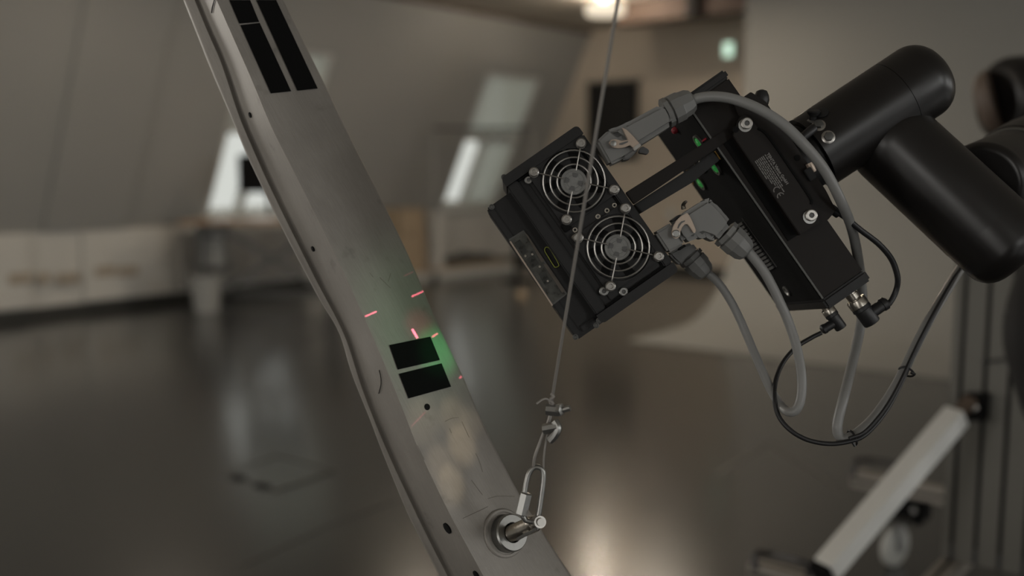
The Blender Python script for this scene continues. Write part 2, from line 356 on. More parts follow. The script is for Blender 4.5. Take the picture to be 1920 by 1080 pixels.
# ---- black hanging cloth on gable
def onG(x, y, off=.05): return RM.inverted() @ onp(x, y, A+DI*(S1-off), DI)
a1 = onG(1103, 158); a2 = onG(1197, 300)
t = thing('hanging_cloth', 'black cloth panel hanging on the far wall behind the scanner', 'cloth', RM @ Vector((S1-.05, (a1.y+a2.y)/2, a2.z)))
b = nb(); n = 24
for j in (0, 1):
    pass
vs = []
for k in range(n+1):
    y = a1.y+(a2.y-a1.y)*k/n; dd = .05+.018*math.sin(k*1.1)+.01*math.sin(k*2.7)
    vs.append([b.verts.new(RM @ Vector((S1-dd-e, y, zz))) for e, zz in ((0, a1.z+.01*math.sin(k*.8)), (.0, a2.z), (.012, a2.z), (.012, a1.z+.01*math.sin(k*.8)))])
for p, q in zip(vs, vs[1:]):
    for i in range(4): b.faces.new((p[i], p[(i+1) % 4], q[(i+1) % 4], q[i]))
b.faces.new(vs[0]); b.faces.new(vs[-1][::-1]); obj('cloth', b, 'blackcloth', t)
b = nb(); cyl(b, RM @ Vector((S1-.05, a1.y-.03, a1.z+.01)), RM @ Vector((S1-.05, a2.y+.03, a1.z+.01)), .012); obj('hanging_rod', b, 'dgrey', t)
# made-up pale disc in place of an out-of-focus reflection
c = onp(1255, 402, A+DI*(S1-.03), DI); b = nb(); lathe(b, c+DI*.03, -DI, [(0, .06), (.02, .06), (.03, .045)]); tagit(obj('bokeh_disc', b, 'white'), 'made-up pale disc imitating a blurred reflection between scanner connectors', 'disc')

# ---- backdrop (paper sweep)
c0 = FLr(1175, 640); c1 = FLr(1830, 720); rd = (c1-c0).normalized(); bd = Vector((-rd.y, rd.x, 0))
b = nb(); prof = [(0, .004), (.35, .004)]; Rr = 1.0; sb = 1.75
for k in range(0, 13):
    a = k/12*math.pi/2; prof.append((sb-Rr+Rr*math.sin(a), .004+Rr-Rr*math.cos(a)))
prof.append((sb, 2.7)); L = 4.2
def bf(u, v): 
    # front left corner is cut back so the sweep's free edge curves
    return v
ring = []
for kk, e in enumerate((0, .0035)):
    ring.append([[b.verts.new(c0+rd*(s+.0)+bd*(u-(e if v > 1 else 0))+Z*(v-(0 if kk == 0 else .0035))) for s in (0, L/2, L)] for u, v in prof])
for g, fl in ((ring[0], False), (ring[1], True)):
    for i in range(len(prof)-1):
        for j in range(2):
            q = (g[i][j], g[i][j+1], g[i+1][j+1], g[i+1][j]); b.faces.new(q[::-1] if fl else q)
for i in range(len(prof)-1):
    for j in (0, 2): b.faces.new((ring[0][i][j], ring[0][i+1][j], ring[1][i+1][j], ring[1][i][j]))
t = thing('photo_backdrop', 'large grey-white paper backdrop sweeping from wall onto the dark floor', 'backdrop', c0+rd*L/2)
obj('paper_sweep', b, 'paper', t)
b = nb(); cyl(b, c0+rd*-.05+bd*sb+Z*2.7, c0+rd*(L+.05)+bd*sb+Z*2.7, .035); obj('roll', b, 'dgrey', t)

# ---- floor hatch and tape lines
hc = [FLr(*q) for q in ((415, 890), (520, 855), (630, 885), (515, 925))]
t = thing('floor_hatch', 'square metal floor hatch set in the dark floor on the left', 'hatch', sum(hc, Vector())/4)
ctr = sum(hc, Vector())/4
b = nb()
for i in range(4):
    p, q = hc[i], hc[(i+1) % 4]; pi = p+(ctr-p).normalized()*.022; qi = q+(ctr-q).normalized()*.022
    hexa(b, [p, q, qi, pi, p+Z*.003, q+Z*.003, qi+Z*.003, pi+Z*.003])
obj('hatch_frame', b, 'skirt', t)
b = nb(); ii = [p+(ctr-p).normalized()*.03 for p in hc]; hexa(b, ii+[p+Z*.002 for p in ii]); obj('hatch_lid', b, 'floor', t)
for f0 in (.18, .62):
    p = hc[0].lerp(hc[3], f0); q = hc[0].lerp(hc[3], f0+.2); i_ = (hc[1]-hc[0]).normalized()*.035
    b = nb(); hexa(b, [p, q, q+i_, p+i_, p+Z*.006, q+Z*.006, q+i_+Z*.006, p+i_+Z*.006]); obj('hatch_flap', b, 'deep', t)
def tapeline(pts, wd, label, m='profile'):
    t = nb()
    for p, q in zip(pts, pts[1:]):
        s = (q-p).normalized().cross(Z)*wd/2
        hexa(t, [p-s, q-s, q+s, p+s, p-s+Z*.0012, q-s+Z*.0012, q+s+Z*.0012, p+s+Z*.0012])
    tagit(obj('floor_marking', t, m), label, 'marking')
M['mark'] = mat('faded_floor_marking', (.085, .078, .07), .4)
tapeline([FLr(1345, 888), FLr(1440, 832), FLr(1575, 918)], .02, 'faint angled line on the floor behind the rolling stand', 'mark')
M['groove'] = mat('dark_floor_joint', (.022, .020, .018), .5)
tapeline([FLr(455, 1062), FLr(620, 985), FLr(740, 940)], .012, 'dark joint line in the floor in front of the hatch', 'groove')

# ---- wall sockets
for i, (x, w_) in enumerate(((38, 2), (82, 1), (128, 2), (198, 2), (240, 2))):
    y = 522 if x < 150 else 508
    pc = RM.inverted() @ onp(x, y, A+NI*.045, NI); pc = RM @ Vector((pc.x, .045, pc.z)); F_ = frame(pc, DI, NI, Z)
    if not(x < 60 or x > 150): pass
    t = thing('wall_socket', ['leftmost double wall socket low on the sloped wall', 'single wall socket, second from the left edge', 'wide double socket, third from the left', 'fourth socket from the left on the low wall', 'rightmost wall socket nearest the table'][i], 'socket', pc, 'wall sockets low on the left wall')
    hw = .045*w_
    b = nb(); box(b, (-hw, 0 if .22 > 0 else 0, -.042), (hw, .010, .042), F_, .003); obj('socket_plate', b, 'sockm', t)
    for k in range(w_):
        cx = -hw+.045+.09*k; b = nb(); lathe(b, F_ @ Vector((cx, .008, 0)), NI, [(0, .022), (.005, .022), (.005, .019), (.0052, .004)], 16); obj('socket_insert', b, 'card', t)

# ---- radiators under window 2 (index)
def radiator(x0, x1, y0, label):
    t = thing('radiator', label, 'radiator', RM @ Vector(((x0+x1)/2, y0, .1)))
    n = int((x1-x0)/.045)
    b = nb(); box(b, (x0, y0-.01, .13), (x1, y0+.025, .165), RM, .004); box(b, (x0, y0-.01, .58), (x1, y0+.025, .61), RM, .004); obj('header_pipe', b, 'radiator', t)
    proto = None
    for k in range(n):
        xx = x0+.02+k*(x1-x0-.03)/n
        if proto is None:
            b = nb(); box(b, (xx, y0+.0, .14), (xx+.028, y0+.05, .605), RM, .006); proto = obj('rib', b, 'radiator', t)
        else:
            r = proto.copy(); COL.objects.link(r); r.parent = t; r.location = proto.location + DI*(k*(x1-x0-.03)/n)
radiator(1.50, 2.9, .07, 'ribbed radiator behind the table below the left window')

# ---- work table with monitor
D0 = 8.0
def PT(x, z, d=D0):   # point at ground distance d (world y), height z, seen at column x
    return Vector(((x-960)/FP*(d*math.cos(PITCH)+(CH-z)*math.sin(PITCH)), d, z))
xl = PT(332, .75).x; xr = PT(640, .75).x
t = thing('work_table', 'long wooden work table with crossed trestle legs before the left window', 'table', ((xl+xr)/2, D0+.27, 0))
b = nb(); box(b, (xl, D0, .715), (xr, D0+.55, .75), None, .006); obj('tabletop', b, 'wood', t)
for xx in (xl+.12, xr-.16):
    b = nb(); box(b, (xx, D0+.08, .0), (xx+.045, D0+.13, .715)); obj('leg', b, 'dgrey', t)
    b = nb(); box(b, (xx, D0+.45, .0), (xx+.045, D0+.50, .715)); obj('leg', b, 'dgrey', t)
for s in (0, 1):
    pa = Vector((xl+.3 if s == 0 else xr-.15, D0+.1+.03*s, .70)); pb = Vector((xr-.15 if s == 0 else xl+.3, D0+.1+.03*s, .16))
    b = nb(); d_ = (pb-pa).normalized(); sd = Vector((-d_.z, 0, d_.x))*.025; yy = Vector((0, .02, 0))
    hexa(b, [pa-sd, pb-sd, pb+sd, pa+sd, pa-sd+yy, pb-sd+yy, pb+sd+yy, pa+sd+yy]); obj('cross_brace', b, 'dgrey', t)
b = nb(); box(b, (xl+.12, D0+.30, .10), (xr-.12, D0+.34, .14)); obj('stretcher', b, 'dgrey', t)
mx0 = PT(428, 1).x; mx1 = PT(540, 1).x; my = D0+.32
t = thing('monitor', 'black flat computer monitor on the wooden work table', 'monitor', ((mx0+mx1)/2, my, .75))
zt = 1.17+(315-291)/FP*8.32; zb = 1.17-(360-315)/FP*8.32
b = nb(); box(b, (mx0, my-.02, zb), (mx1, my+.02, zt), None, .006); sc = obj('screen_housing', b, 'screen', t)
b = nb(); box(b, (mx0+.012, my-.023, zb+.015), (mx1-.012, my-.019, zt-.012)); obj('screen', b, 'screen', t)
b = nb(); cyl(b, Vector(((mx0+mx1)/2, my+.03, .77)), Vector(((mx0+mx1)/2, my+.03, zb+.1)), .02); obj('stand_neck', b, 'dgrey', t)
b = nb(); box(b, ((mx0+mx1)/2-.12, my-.08, .75), ((mx0+mx1)/2+.12, my+.1, .765), None, .004); obj('stand_base', b, 'dgrey', t)
for i, (x0_, x1_, dy) in enumerate(((388, 425, .06), (432, 462, .16), (466, 510, .05))):
    t_ = nb(); h_ = (.020, .012, .03)[i]; box(t_, (PT(x0_, .75).x, D0+dy, .75), (PT(x1_, .75).x, D0+dy+.21, .75+h_), None, .001)
    tagit(obj('paper_stack', t_, 'sheet'), ['white paper stack at the left on the work table', 'thin paper stack in the middle of the work table', 'white paper stack on the work table nearest the metal beam'][i], 'paper', 'paper stacks on the work table')
# tower computer and waste bin under/near the table
x0_ = PT(370, .4, 8.2).x; x1_ = PT(411, .4, 8.1).x
t = thing('computer_case', 'pale grey computer case hanging under the work table', 'computer', ((x0_+x1_)/2, 8.3, .33))
b = nb(); box(b, (x0_, 8.22, .36), (x1_, 8.42, .70), None, .008); obj('case', b, 'lgrey', t)
b = nb(); box(b, (x0_-.004, 8.21, .34), (x1_+.004, 8.43, .36)); obj('tray', b, 'dgrey', t)
b = nb(); box(b, (x0_+.02, 8.214, .6), (x1_-.02, 8.222, .63)); obj('drive_slot', b, 'dgrey', t)
c = FLr(388, 584); t = thing('waste_bin', 'pale grey round waste bin standing on floor by the work table', 'bin', c)
b = nb(); lathe(b, c, Z, [(0, .0), (0, .10), (.28, .135), (.285, .145), (.30, .145), (.30, .128), (.02, .095), (.02, 0)]); obj('bin_body', b, 'lgrey', t)
b = nb(); lathe(b, c+Z*.27, Z, [(0, .137), (.0, .147), (.02, .148), (.02, .137)], caps=False); obj('rim', b, 'lgrey', t)

# ---- garment rail before the second window
def rail_rack():
    d = 10.2; z = CH+(315-243)/FP*d
    xa = (815-960)/FP*d; xb = (998-960)/FP*d
    t = thing('garment_rack', 'thin grey metal garment rack standing before the tall window', 'rack', ((xa+xb)/2, d, 0))
    b = nb(); cyl(b, Vector((xa, d, z)), Vector((xb, d, z)), .016); obj('hanging_rail', b, 'dgrey', t)
    for x in (xa, xb):
        b = nb(); cyl(b, Vector((x, d, .06)), Vector((x, d, z)), .010); obj('post', b, 'lgrey', t)
        b = nb(); box(b, (x-.015, d-.22, .05), (x+.015, d+.22, .075)); obj('foot', b, 'dgrey', t)
        for s in (-1, 1):
            b = nb(); cyl(b, Vector((x-.012, d+s*.2, .026)), Vector((x+.012, d+s*.2, .026)), .025); obj('castor', b, 'rubber', t)
    for i, x in enumerate((905, 925, 948, 985)):
        xx = (x-960)/FP*d; tt = nb(); tube(tt, [(xx, d, z+.02), (xx, d-.02, z+.0), (xx, d, z-.04), (xx+.0, d, z-.06)], .003, 6, 4)
        tube(tt, [(xx, d, z-.06), (xx+.06, d-.17, z-.13), (xx, d, z-.14), (xx-.06, d+.17, z-.13), (xx, d, z-.06)], .006, 6, 3)
        tagit(obj('clothes_hanger', tt, 'dgrey'), ['leftmost clothes hanger on the garment rack', 'second clothes hanger from the left on the rack', 'third clothes hanger from the left on the rack', 'clothes hanger at the right end of the rack'][i], 'hanger', 'clothes hangers on the garment rack')
rail_rack()
# ---- long low pale platform board, low dark shape behind, boxes on it
pa = FLr(770, 529); pb = FLr(966, 506)
dd = (pb-pa).normalized(); nn = Vector((-dd.y, dd.x, 0)); LL = (pb-pa).length
PF = frame(pa, dd, nn, Z)
t = thing('floor_platform', 'long low pale platform lying on the floor along the left wall', 'platform', pa.lerp(pb, .5))
b = nb(); box(b, (-.5, 0, .0), (LL, .42, .10), PF, .006); obj('platform_body', b, 'white', t)
b = nb(); box(b, (-.5, -.006, .084), (LL, .42, .104), PF, .003); obj('platform_top', b, 'card', t)
def cbox(name, x0, x1, y0, y1, doff, dep, label, m='card'):
    p0 = onp(x0, y1, pa+nn*doff, nn); p1 = onp(x1, y1, pa+nn*doff, nn); p2 = onp(x0, y0, pa+nn*doff, nn)
    q0 = PF.inverted() @ p0; q1 = PF.inverted() @ p1; q2 = PF.inverted() @ p2
    zb_ = .104 if doff < .43 else 0
    zb_ = zb_ if q0.z < .35 else q0.z
    t = thing(name, label, 'box', PF @ Vector(((q0.x+q1.x)/2, doff+dep/2, zb_)), 'boxes standing beside the left wall')
    b = nb(); box(b, (q0.x, doff, zb_), (q1.x, doff+dep, q2.z), PF, .004); obj('box_body', b, m, t)
    b = nb(); box(b, (q0.x-.003, doff-.003, q2.z), ((q0.x+q1.x)/2-.002, doff+dep+.003, q2.z+.008), PF); obj('flap', b, m, t)
    b = nb(); box(b, ((q0.x+q1.x)/2+.002, doff-.003, q2.z), (q1.x+.003, doff+dep+.003, q2.z+.008), PF); obj('flap', b, m, t)
cbox('cardboard_box', 752, 800, 440, 502, .05, .28, 'lower cardboard box standing on the pale floor platform')
cbox('cardboard_box', 750, 797, 394, 438, .05, .28, 'upper cardboard box stacked on another, beside the metal beam')
cbox('cardboard_box', 812, 834, 398, 500, .08, .25, 'tall narrow pale box beside the cardboard stack', 'knee')
q = FLr(905, 500)  # low dark shape drawn for the dark strip behind the platform
t = thing('dark_low_shape', 'low dark rounded shape behind the pale floor platform', 'bag', PF @ Vector((1.0, .3, .104)))
b = nb()
for k in range(1):
    tube(b, [PF @ Vector((LL*.35, .22, .155)), PF @ Vector((LL*.5, .22, .16)), PF @ Vector((LL*.7, .22, .17)), PF @ Vector((LL*.92, .22, .155))], lambda s: .05*(1-.5*abs(2*s-1)**4), 14, 5)
obj('shape_body', b, 'gdark', t)
b = nb(); tube(b, [PF @ Vector((LL*.5, .18, .2)), PF @ Vector((LL*.58, .16, .245)), PF @ Vector((LL*.68, .18, .21))], .008, 8, 5); obj('shape_loop', b, 'rubber', t)
# ---- black stand
c = FLr(968, 527); t = thing('floor_stand', 'slim black pole stand with flat base beside the scanner', 'stand', c)
b = nb(); lathe(b, c, Z, [(0, .16), (.012, .16), (.02, .03), (.02, .012)]); obj('base_plate', b, 'deep', t)
b = nb(); cyl(b, c+Z*.02, c+Z*.72, .022); obj('pole', b, 'deep', t)
b = nb(); cyl(b, c+Z*.68, c+Z*.74, .028); obj('collar', b, 'deep', t)
c = FLr(978, 556); b = nb(); lathe(b, c, Z, [(0, .045), (.05, .05), (.055, .045), (.055, .02)]); tagit(obj('tape_roll', b, 'card'), 'small tan tape roll lying on the floor left of the stand base', 'tape')

# ================================================================ ROLLING STAND (right)
FT = FLr(1400, 1056, .28); RC = frame(Vector((FT.x, FT.y, 0)), NI, DI, Z)     # x along the foot rails, y away, z up
st = thing('rolling_stand', 'aluminium profile rolling stand carrying the black robot arm', 'stand', Vector((1.0, 2.2, 0)))
def profile(name, a, b_, ax, m='profile', par=st, slots=1):
    bm = nb(); box(bm, a, b_, RC, .003); o = obj(name, bm, m, par)
    return o
def slot(par, a, b_):
    bm = nb(); box(bm, a, b_, RC); obj('slot', bm, 'deep', par)
pq = RC.inverted() @ Vector((.985, 2.2, 0)); RR = RC.inverted() @ FLr(1595, 885, .28); RY = RR.y
z0, z1 = .235, .28
f1 = profile('foot_rail', (0, 0, z0), (1.3, .045, z1), 0, 'rail'); slot(f1, (.005, -.0006, z0+.018), (1.29, .002, z0+.027)); slot(f1, (.005, .018, z1-.001), (1.29, .027, z1+.0006))
f2 = profile('foot_rail', (RR.x, RY, z0), (1.3, RY+.045, z1), 0, 'rail'); slot(f2, (RR.x+.005, RY-.0006, z0+.018), (1.29, RY+.002, z0+.027))
for xx in (pq.x, pq.x+.5):
    f3 = profile('cross_rail', (xx, .046, z0), (xx+.045, RY-.001, z1), 1, 'rail'); slot(f3, (xx+.018, .046, z1-.001), (xx+.027, RY-.001, z1+.0006))
PZ = 1.06; nsl = 5; sw = .05
po = profile('post', (pq.x, pq.y, z1+.001), (pq.x+sw*nsl, pq.y+.05, PZ), 2)
for k in range(nsl): slot(po, (pq.x+sw*k+.019, pq.y-.0008, z1+.02), (pq.x+sw*k+.028, pq.y+.003, PZ-.01))
for k in range(nsl):
    bm = nb(); box(bm, (pq.x+sw*k+.019, pq.y-.002, z1+.002), (pq.x+sw*k+.028, pq.y+.003, z1+.04), RC); obj('slot_cap', bm, 'rubber', po)
bm = nb(); box(bm, (pq.x-.01, pq.y-.06, PZ), (pq.x+sw*nsl+.03, pq.y+.20, PZ+.012), RC, .003); obj('top_plate', bm, 'dgrey', st)
# brace
bt = P(1795, 778, 2.13); bb_ = P(1548, 1068, 1.98)
def bar(bm, a, b_, wx, wy, tilt=0, bev=.003):
    d_ = (b_-a).normalized(); v_ = (a-CAM).normalized(); s = d_.cross(v_).normalized(); q = s.cross(d_).normalized()
    s, q = s*math.cos(tilt)+q*math.sin(tilt), q*math.cos(tilt)-s*math.sin(tilt)
    box(bm, (0, -wx/2, -wy/2), ((b_-a).length, wx/2, wy/2), frame(a, d_, s, q), bev); return d_, s, q
bm = nb(); d_, s_b, q_b = bar(bm, bb_, bt, .045, .045, math.radians(38)); br = obj('diagonal_brace', bm, 'bright', st, label='bright satin aluminium brace')
bm = nb(); bar(bm, bb_-d_*.02, bb_-d_*.001, .045, .045, math.radians(38)); obj('end_cap', bm, 'deep', br)
bm = nb(); bar(bm, bt+d_*.001, bt+d_*.055, .03, .012, math.radians(20)); obj('mounting_plate', bm, 'rust', br)
# hinge bracket on post
def onpost(x, y, off): return RC.inverted() @ onp(x, y, RC @ Vector((0, pq.y-off, 0)), DI)
h = [onpost(x, y, .02) for x, y in ((1785, 775), (1810, 738), (1853, 738), (1850, 789), (1805, 787))]
bm = nb(); prism(bm, [(q.x, q.z) for q in h], pq.y-.03, pq.y-.001, lambda x, y, hh: RC @ Vector((x, hh, y)), .002); hb = obj('hinge_bracket', bm, 'deep', st)
q = onpost(1827, 764, .03); bm = nb(); lathe(bm, RC @ Vector((q.x, pq.y-.03, q.z)), -DI, [(0, .008), (.005, .008), (.006, .004)], 12); obj('bracket_bolt', bm, 'chrome', hb)
# handles over the rail ends
def tubehandle(pts, label):
    bm = nb(); tube(bm, pts, .008, 10, 5); obj('foot_handle', bm, 'handle', st)
tubehandle([P(1601, 892, 2.84), P(1603, 872, 2.84), P(1612, 862, 2.84), P(1640, 864, 2.82), P(1690, 873, 2.76), P(1702, 882, 2.75), P(1703, 905, 2.74)], '')
tubehandle([P(1417, 1068, 2.21), P(1415, 1046, 2.21), P(1424, 1037, 2.21), P(1450, 1040, 2.2), P(1500, 1052, 2.14), P(1514, 1060, 2.13), P(1517, 1082, 2.13)], '')
# castors with black corner block
def castor(ctr, ax, label=None, blk=True):
    c_ = bpy.data.objects.new('castor', None); COL.objects.link(c_); c_.parent = st; c_.matrix_basis = wloc(st).inverted() @ Matrix.Translation(ctr)
    u = ax.normalized(); o_ = ctr-u*.016
    bm = nb(); lathe(bm, o_, u, [(0, .016), (0, .024), (.004, .030), (.004, .052), (.009, .060), (.023, .060), (.028, .052), (.028, .030), (.032, .024), (.032, .016)], 32, caps=False)
    lathe(bm, o_+u*.006, u, [(0, 0), (0, .012), (.02, .012), (.02, 0)], 20); obj('wheel', bm, 'castor', c_)
    fw = u.cross(Z)
    bm = nb()
    for s in (-1, 1):
        F_ = frame(ctr+u*(.022*s), u, fw, Z); box(bm, (-.0015, -.016, -.012), (.0015, .016, .078), F_, .001)
    box(bm, (-.026, -.025, .074), (.026, .025, .080), frame(ctr, u, fw, Z), .001); obj('fork', bm, 'zinc', c_)
    bm = nb(); cyl(bm, ctr-u*.03, ctr+u*.03, .006); obj('axle', bm, 'zinc', c_)
    bm = nb(); cyl(bm, ctr+Z*.08, Vector((ctr.x, ctr.y, .2)), .014, 14); obj('stem', bm, 'dgrey', c_)
    return c_
for (cx, cy) in ((.12, .022), (RR.x+.16, RY+.02), (1.2, .022), (1.2, RY+.02)):
    g = RC @ Vector((cx-.045, cy+.05, .061)); castor(g, Vector((.55, -.83, 0)))
    bm = nb(); box(bm, (cx-.06, cy-.035, .165), (cx+.05, cy+.066, .234), RC, .004); cb = obj('corner_block', bm, 'deep', st)
    bm = nb(); cyl(bm, RC @ Vector((cx+.03, cy-.036, .21)), RC @ Vector((cx+.03, cy-.042, .21)), .008, 12); obj('block_bolt', bm, 'zinc', cb)
    bm = nb(); box(bm, (cx-.03, cy-.09, .175), (cx+.03, cy-.036, .183), RC, .002); obj('brake_pedal', bm, 'dgrey', cb)
# zip tie across post
bm = nb(); q1 = onpost(1842, 680, .004); q2 = onpost(1905, 670, .004); tube(bm, [RC @ Vector((q1.x, pq.y-.005, q1.z)), RC @ Vector((q2.x, pq.y-.008, q2.z))], .003, 8, 1); obj('cable_tie', bm, 'rubber', po)

# ================================================================ ROBOT ARM
rb = thing('robot_arm', 'black jointed industrial robot arm holding the laser scanner', 'robot arm', RC @ Vector((pq.x+.14, pq.y+.06, PZ+.012)))
def dome(bm, a, b_, r, fil=.45, fila=0, n=48):
    L_ = (b_-a).length; f_ = r*fil; pr = []
    if fila:
        fa = r*fila
        pr += [(0, 0)]+[(fa-fa*math.cos(k/6*math.pi/2), r-fa+fa*math.sin(k/6*math.pi/2)) for k in range(7)]
    else: pr += [(0, 0), (0, r)]
    if fil: pr += [(L_-f_+f_*math.sin(k/8*math.pi/2), r-f_+f_*math.cos(k/8*math.pi/2)) for k in range(9)]+[(L_, 0)]
    else: pr += [(L_, r), (L_, 0)]
    return lathe(bm, a, b_-a, pr, n)
def e1(e, dn=0): return (e*.835+(1077+dn)*.55, -e*.55+(1077+dn)*.835)
WD = .935
def W1(e, d=WD, dn=0): x, y = e1(e, dn); return P(x, y, d)
R1 = 73/FP*WD
bm = nb(); dome(bm, W1(1112), W1(1300), R1, 0, 0); wr = obj('wrist_joint', bm, 'robot', rb)
bm = nb(); dome(bm, W1(1301), W1(1399), R1*1.0, .62, 0); obj('joint_cap', bm, 'robot', rb)
bm = nb(); lathe(bm, W1(1299), W1(1302)-W1(1299), [(0, R1*.985), (.002, R1*.985)], 48); obj('seam_ring', bm, 'deep', wr)
bm = nb(); dome(bm, W1(1072), W1(1111), R1*.86, 0, 0); obj('tool_flange', bm, 'anod', rb)
def e2(g, dn=0): return (g*.734+(940+dn)*.679, g*.679-(940+dn)*.734)
def W2(g, d, dn=0): x, y = e2(g, dn); return P(x, y, d)
bm = nb(); dome(bm, W2(1352, .945), W2(1640, .92), 81/FP*.93, 0, .75); w2 = obj('wrist_link', bm, 'robot', rb)
bm = nb(); dome(bm, W2(1641, .92), W2(1742, .91), 81.5/FP*.92, .55, 0); obj('joint_cap', bm, 'robot', rb)
# third link going back to the right
bm = nb(); dome(bm, P(1838, 348, .97), P(1898, 318, 1.04), 78/FP*1.0, 0, .2); w3 = obj('elbow_link', bm, 'robot', rb)
bm = nb(); lathe(bm, P(1900, 317, 1.042), P(2080, 240, 1.26)-P(1900, 317, 1.042), [(0, .041), (.003, .0455), (.010, .0465), (.05, .049), (.24, .052)], 48); obj('forearm', bm, 'robot', rb)
bm = nb(); lathe(bm, P(1898, 318, 1.039), P(2080, 240, 1.26)-P(1900, 317, 1.042), [(0, .0435), (.0035, .0440)], 48); obj('seam_ring', bm, 'profile', w3)
bm = nb(); dome(bm, P(2080, 240, 1.26), P(2500, 120, 1.75), .058, 0, 0); obj('forearm', bm, 'robot', rb)
bm = nb(); dome(bm, P(2440, 250, 1.70), P(2560, -40, 1.80), .07, .5, .5); obj('elbow_joint', bm, 'robot', rb)
bm = nb(); dome(bm, P(2460, 230, 1.82), P(2100, 200, 2.12), .062, 0, 0); obj('upper_arm', bm, 'robot', rb)
# shoulder and base on post
shc = RC @ Vector((pq.x+.14, pq.y+.06, PZ+.012))
bm = nb(); lathe(bm, shc, Z, [(0, .09), (.012, .09), (.014, .078), (.10, .076), (.12, .07)], 48); obj('base', bm, 'robot', rb)
sa = P(1868, 190, 2.10); sbv = P(2120, 175, 2.18)
bm = nb(); lathe(bm, Vector((shc.x, shc.y, shc.z+.10)), Z, [(0, .07), (.04, .078), (.14, .078), (.16, .06), (.165, 0)], 48); obj('shoulder', bm, 'robot', rb)
bm = nb(); dome(bm, sa, sbv, .092, .3, .42); obj('shoulder_joint', bm, 'robot', rb)
bm = nb(); lathe(bm, P(1836, 200, 2.12), sa-P(1836, 200, 2.12), [(0, 0), (0, .045), (.008, .06), (.02, .068), (.035, .07)], 40); obj('joint_cap', bm, 'latchdark' if 'latchdark' in M else 'rust', rb, label='brownish rounded end cap')
# knobs and screws on the wrist
def tocam(p): return (CAM-p).normalized()
def onwrist(x, y, lift=0):
    # intersect the pixel ray with the wrist cylinder
    a = W1(1112); d_ = (W1(1300)-a).normalized(); r = ray(x, y).normalized(); oc = CAM-a
    rp = r-d_*r.dot(d_); op = oc-d_*oc.dot(d_); A_ = rp.dot(rp); B_ = 2*rp.dot(op); C_ = op.dot(op)-R1**2
    disc = max(B_*B_-4*A_*C_, 0); tt = (-B_-math.sqrt(disc))/(2*A_); p = CAM+r*tt
    nrm = (p-a-d_*(p-a).dot(d_)).normalized(); return p, nrm
p, nr = onwrist(1524, 222)
nr = (UPV*.9-FWD*.45).normalized()
bm = nb(); lathe(bm, p-nr*.004, nr, [(0, .0035), (.006, .0035), (.009, .006), (.011, .0062), (.012, .005), (.012, 0)], 18); kb = obj('knob', bm, 'rubber', rb)
bm = nb(); lathe(bm, p-nr*.005, nr, [(0, .005), (.003, .005), (.004, .0036)], 18); obj('knob_washer', bm, 'zinc', kb)
bm = nb(); tube(bm, [W1(1095, .89, -30), W1(1125, .89, -35), W1(1142, .893, -37)], .0042, 12, 3); obj('cable_nipple', bm, 'rubber', rb)
p, nr = onwrist(1541, 212); bm = nb(); lathe(bm, p, nr, [(0, .0062), (.001, .0062), (.0015, .005), (.0015, 0)], 20); obj('cover_cap', bm, 'rubber', rb)
for x, y in ((1535, 235), (1553, 257)):
    p, nr = onwrist(x, y); bm = nb(); lathe(bm, p-nr*.001, nr, [(0, .0062), (.0012, .0062), (.002, .0045), (.002, .003), (.0005, .003), (.0005, 0)], 18); s_ = obj('flange_screw', bm, 'chrome', rb)
    bm = nb(); lathe(bm, p+nr*.0006, nr, [(0, .0045), (.003, .0042), (.0035, .003), (.0035, 0)], 6); obj('screw_head', bm, 'dgrey', s_)
# hanging black cable sleeve beside post
t = thing('cable_sleeve', 'thick black cable sleeve hanging in front of the aluminium post', 'cable sleeve', P(1950, 800, 1.95))
bm = nb(); tube(bm, [P(2010, 380, 2.0), P(1965, 470, 1.97), P(1932, 560, 1.95), P(1922, 630, 1.94), P(1936, 700, 1.95), P(1962, 780, 1.97), P(2010, 880, 2.0)], lambda s: .035+.005*math.sin(s*3.14), 20, 8); obj('sleeve', bm, 'blackcloth', t)
for s_ in (0, 1):
    p = (P(1925, 590, 1.945), P(1945, 725, 1.952))[s_]; bm = nb(); lathe(bm, p, Vector((0, 0, 1)), [(0, .040), (.008, .040)], 20); obj('strap', bm, 'rubber', t)

# ================================================================ LASER SCANNER
DS = .89
ang = math.radians(55.1); TT = RGT*math.cos(ang)-UPV*math.sin(ang); WW = RGT*math.sin(ang)+UPV*math.cos(ang); ZC = -FWD
OS = P(1280, 380, DS); SF = frame(OS, TT, WW, ZC); SFi = SF.inverted()
def tw(x, y, z=0):
    q = SFi @ P(x, y, DS-z); return (q.x, q.y)
def S(t, w_, z): return SF @ Vector((t, w_, z))
MM = .001
ls = thing('laser_scanner', 'black laser scanner head with two wire-guarded cooling fans', 'scanner', P(1280, 420, DS+.05))
def spoly(px, z0_, z1_, m, name, par=ls, bev=0, zref=None, label=None, kind=None):
    zr = z1_ if zref is None else zref
    bm = nb(); prism(bm, [tw(x, y, zr) for x, y in px], z0_, z1_, S, bev); return obj(name, bm, m, par, label=label, kind=kind)
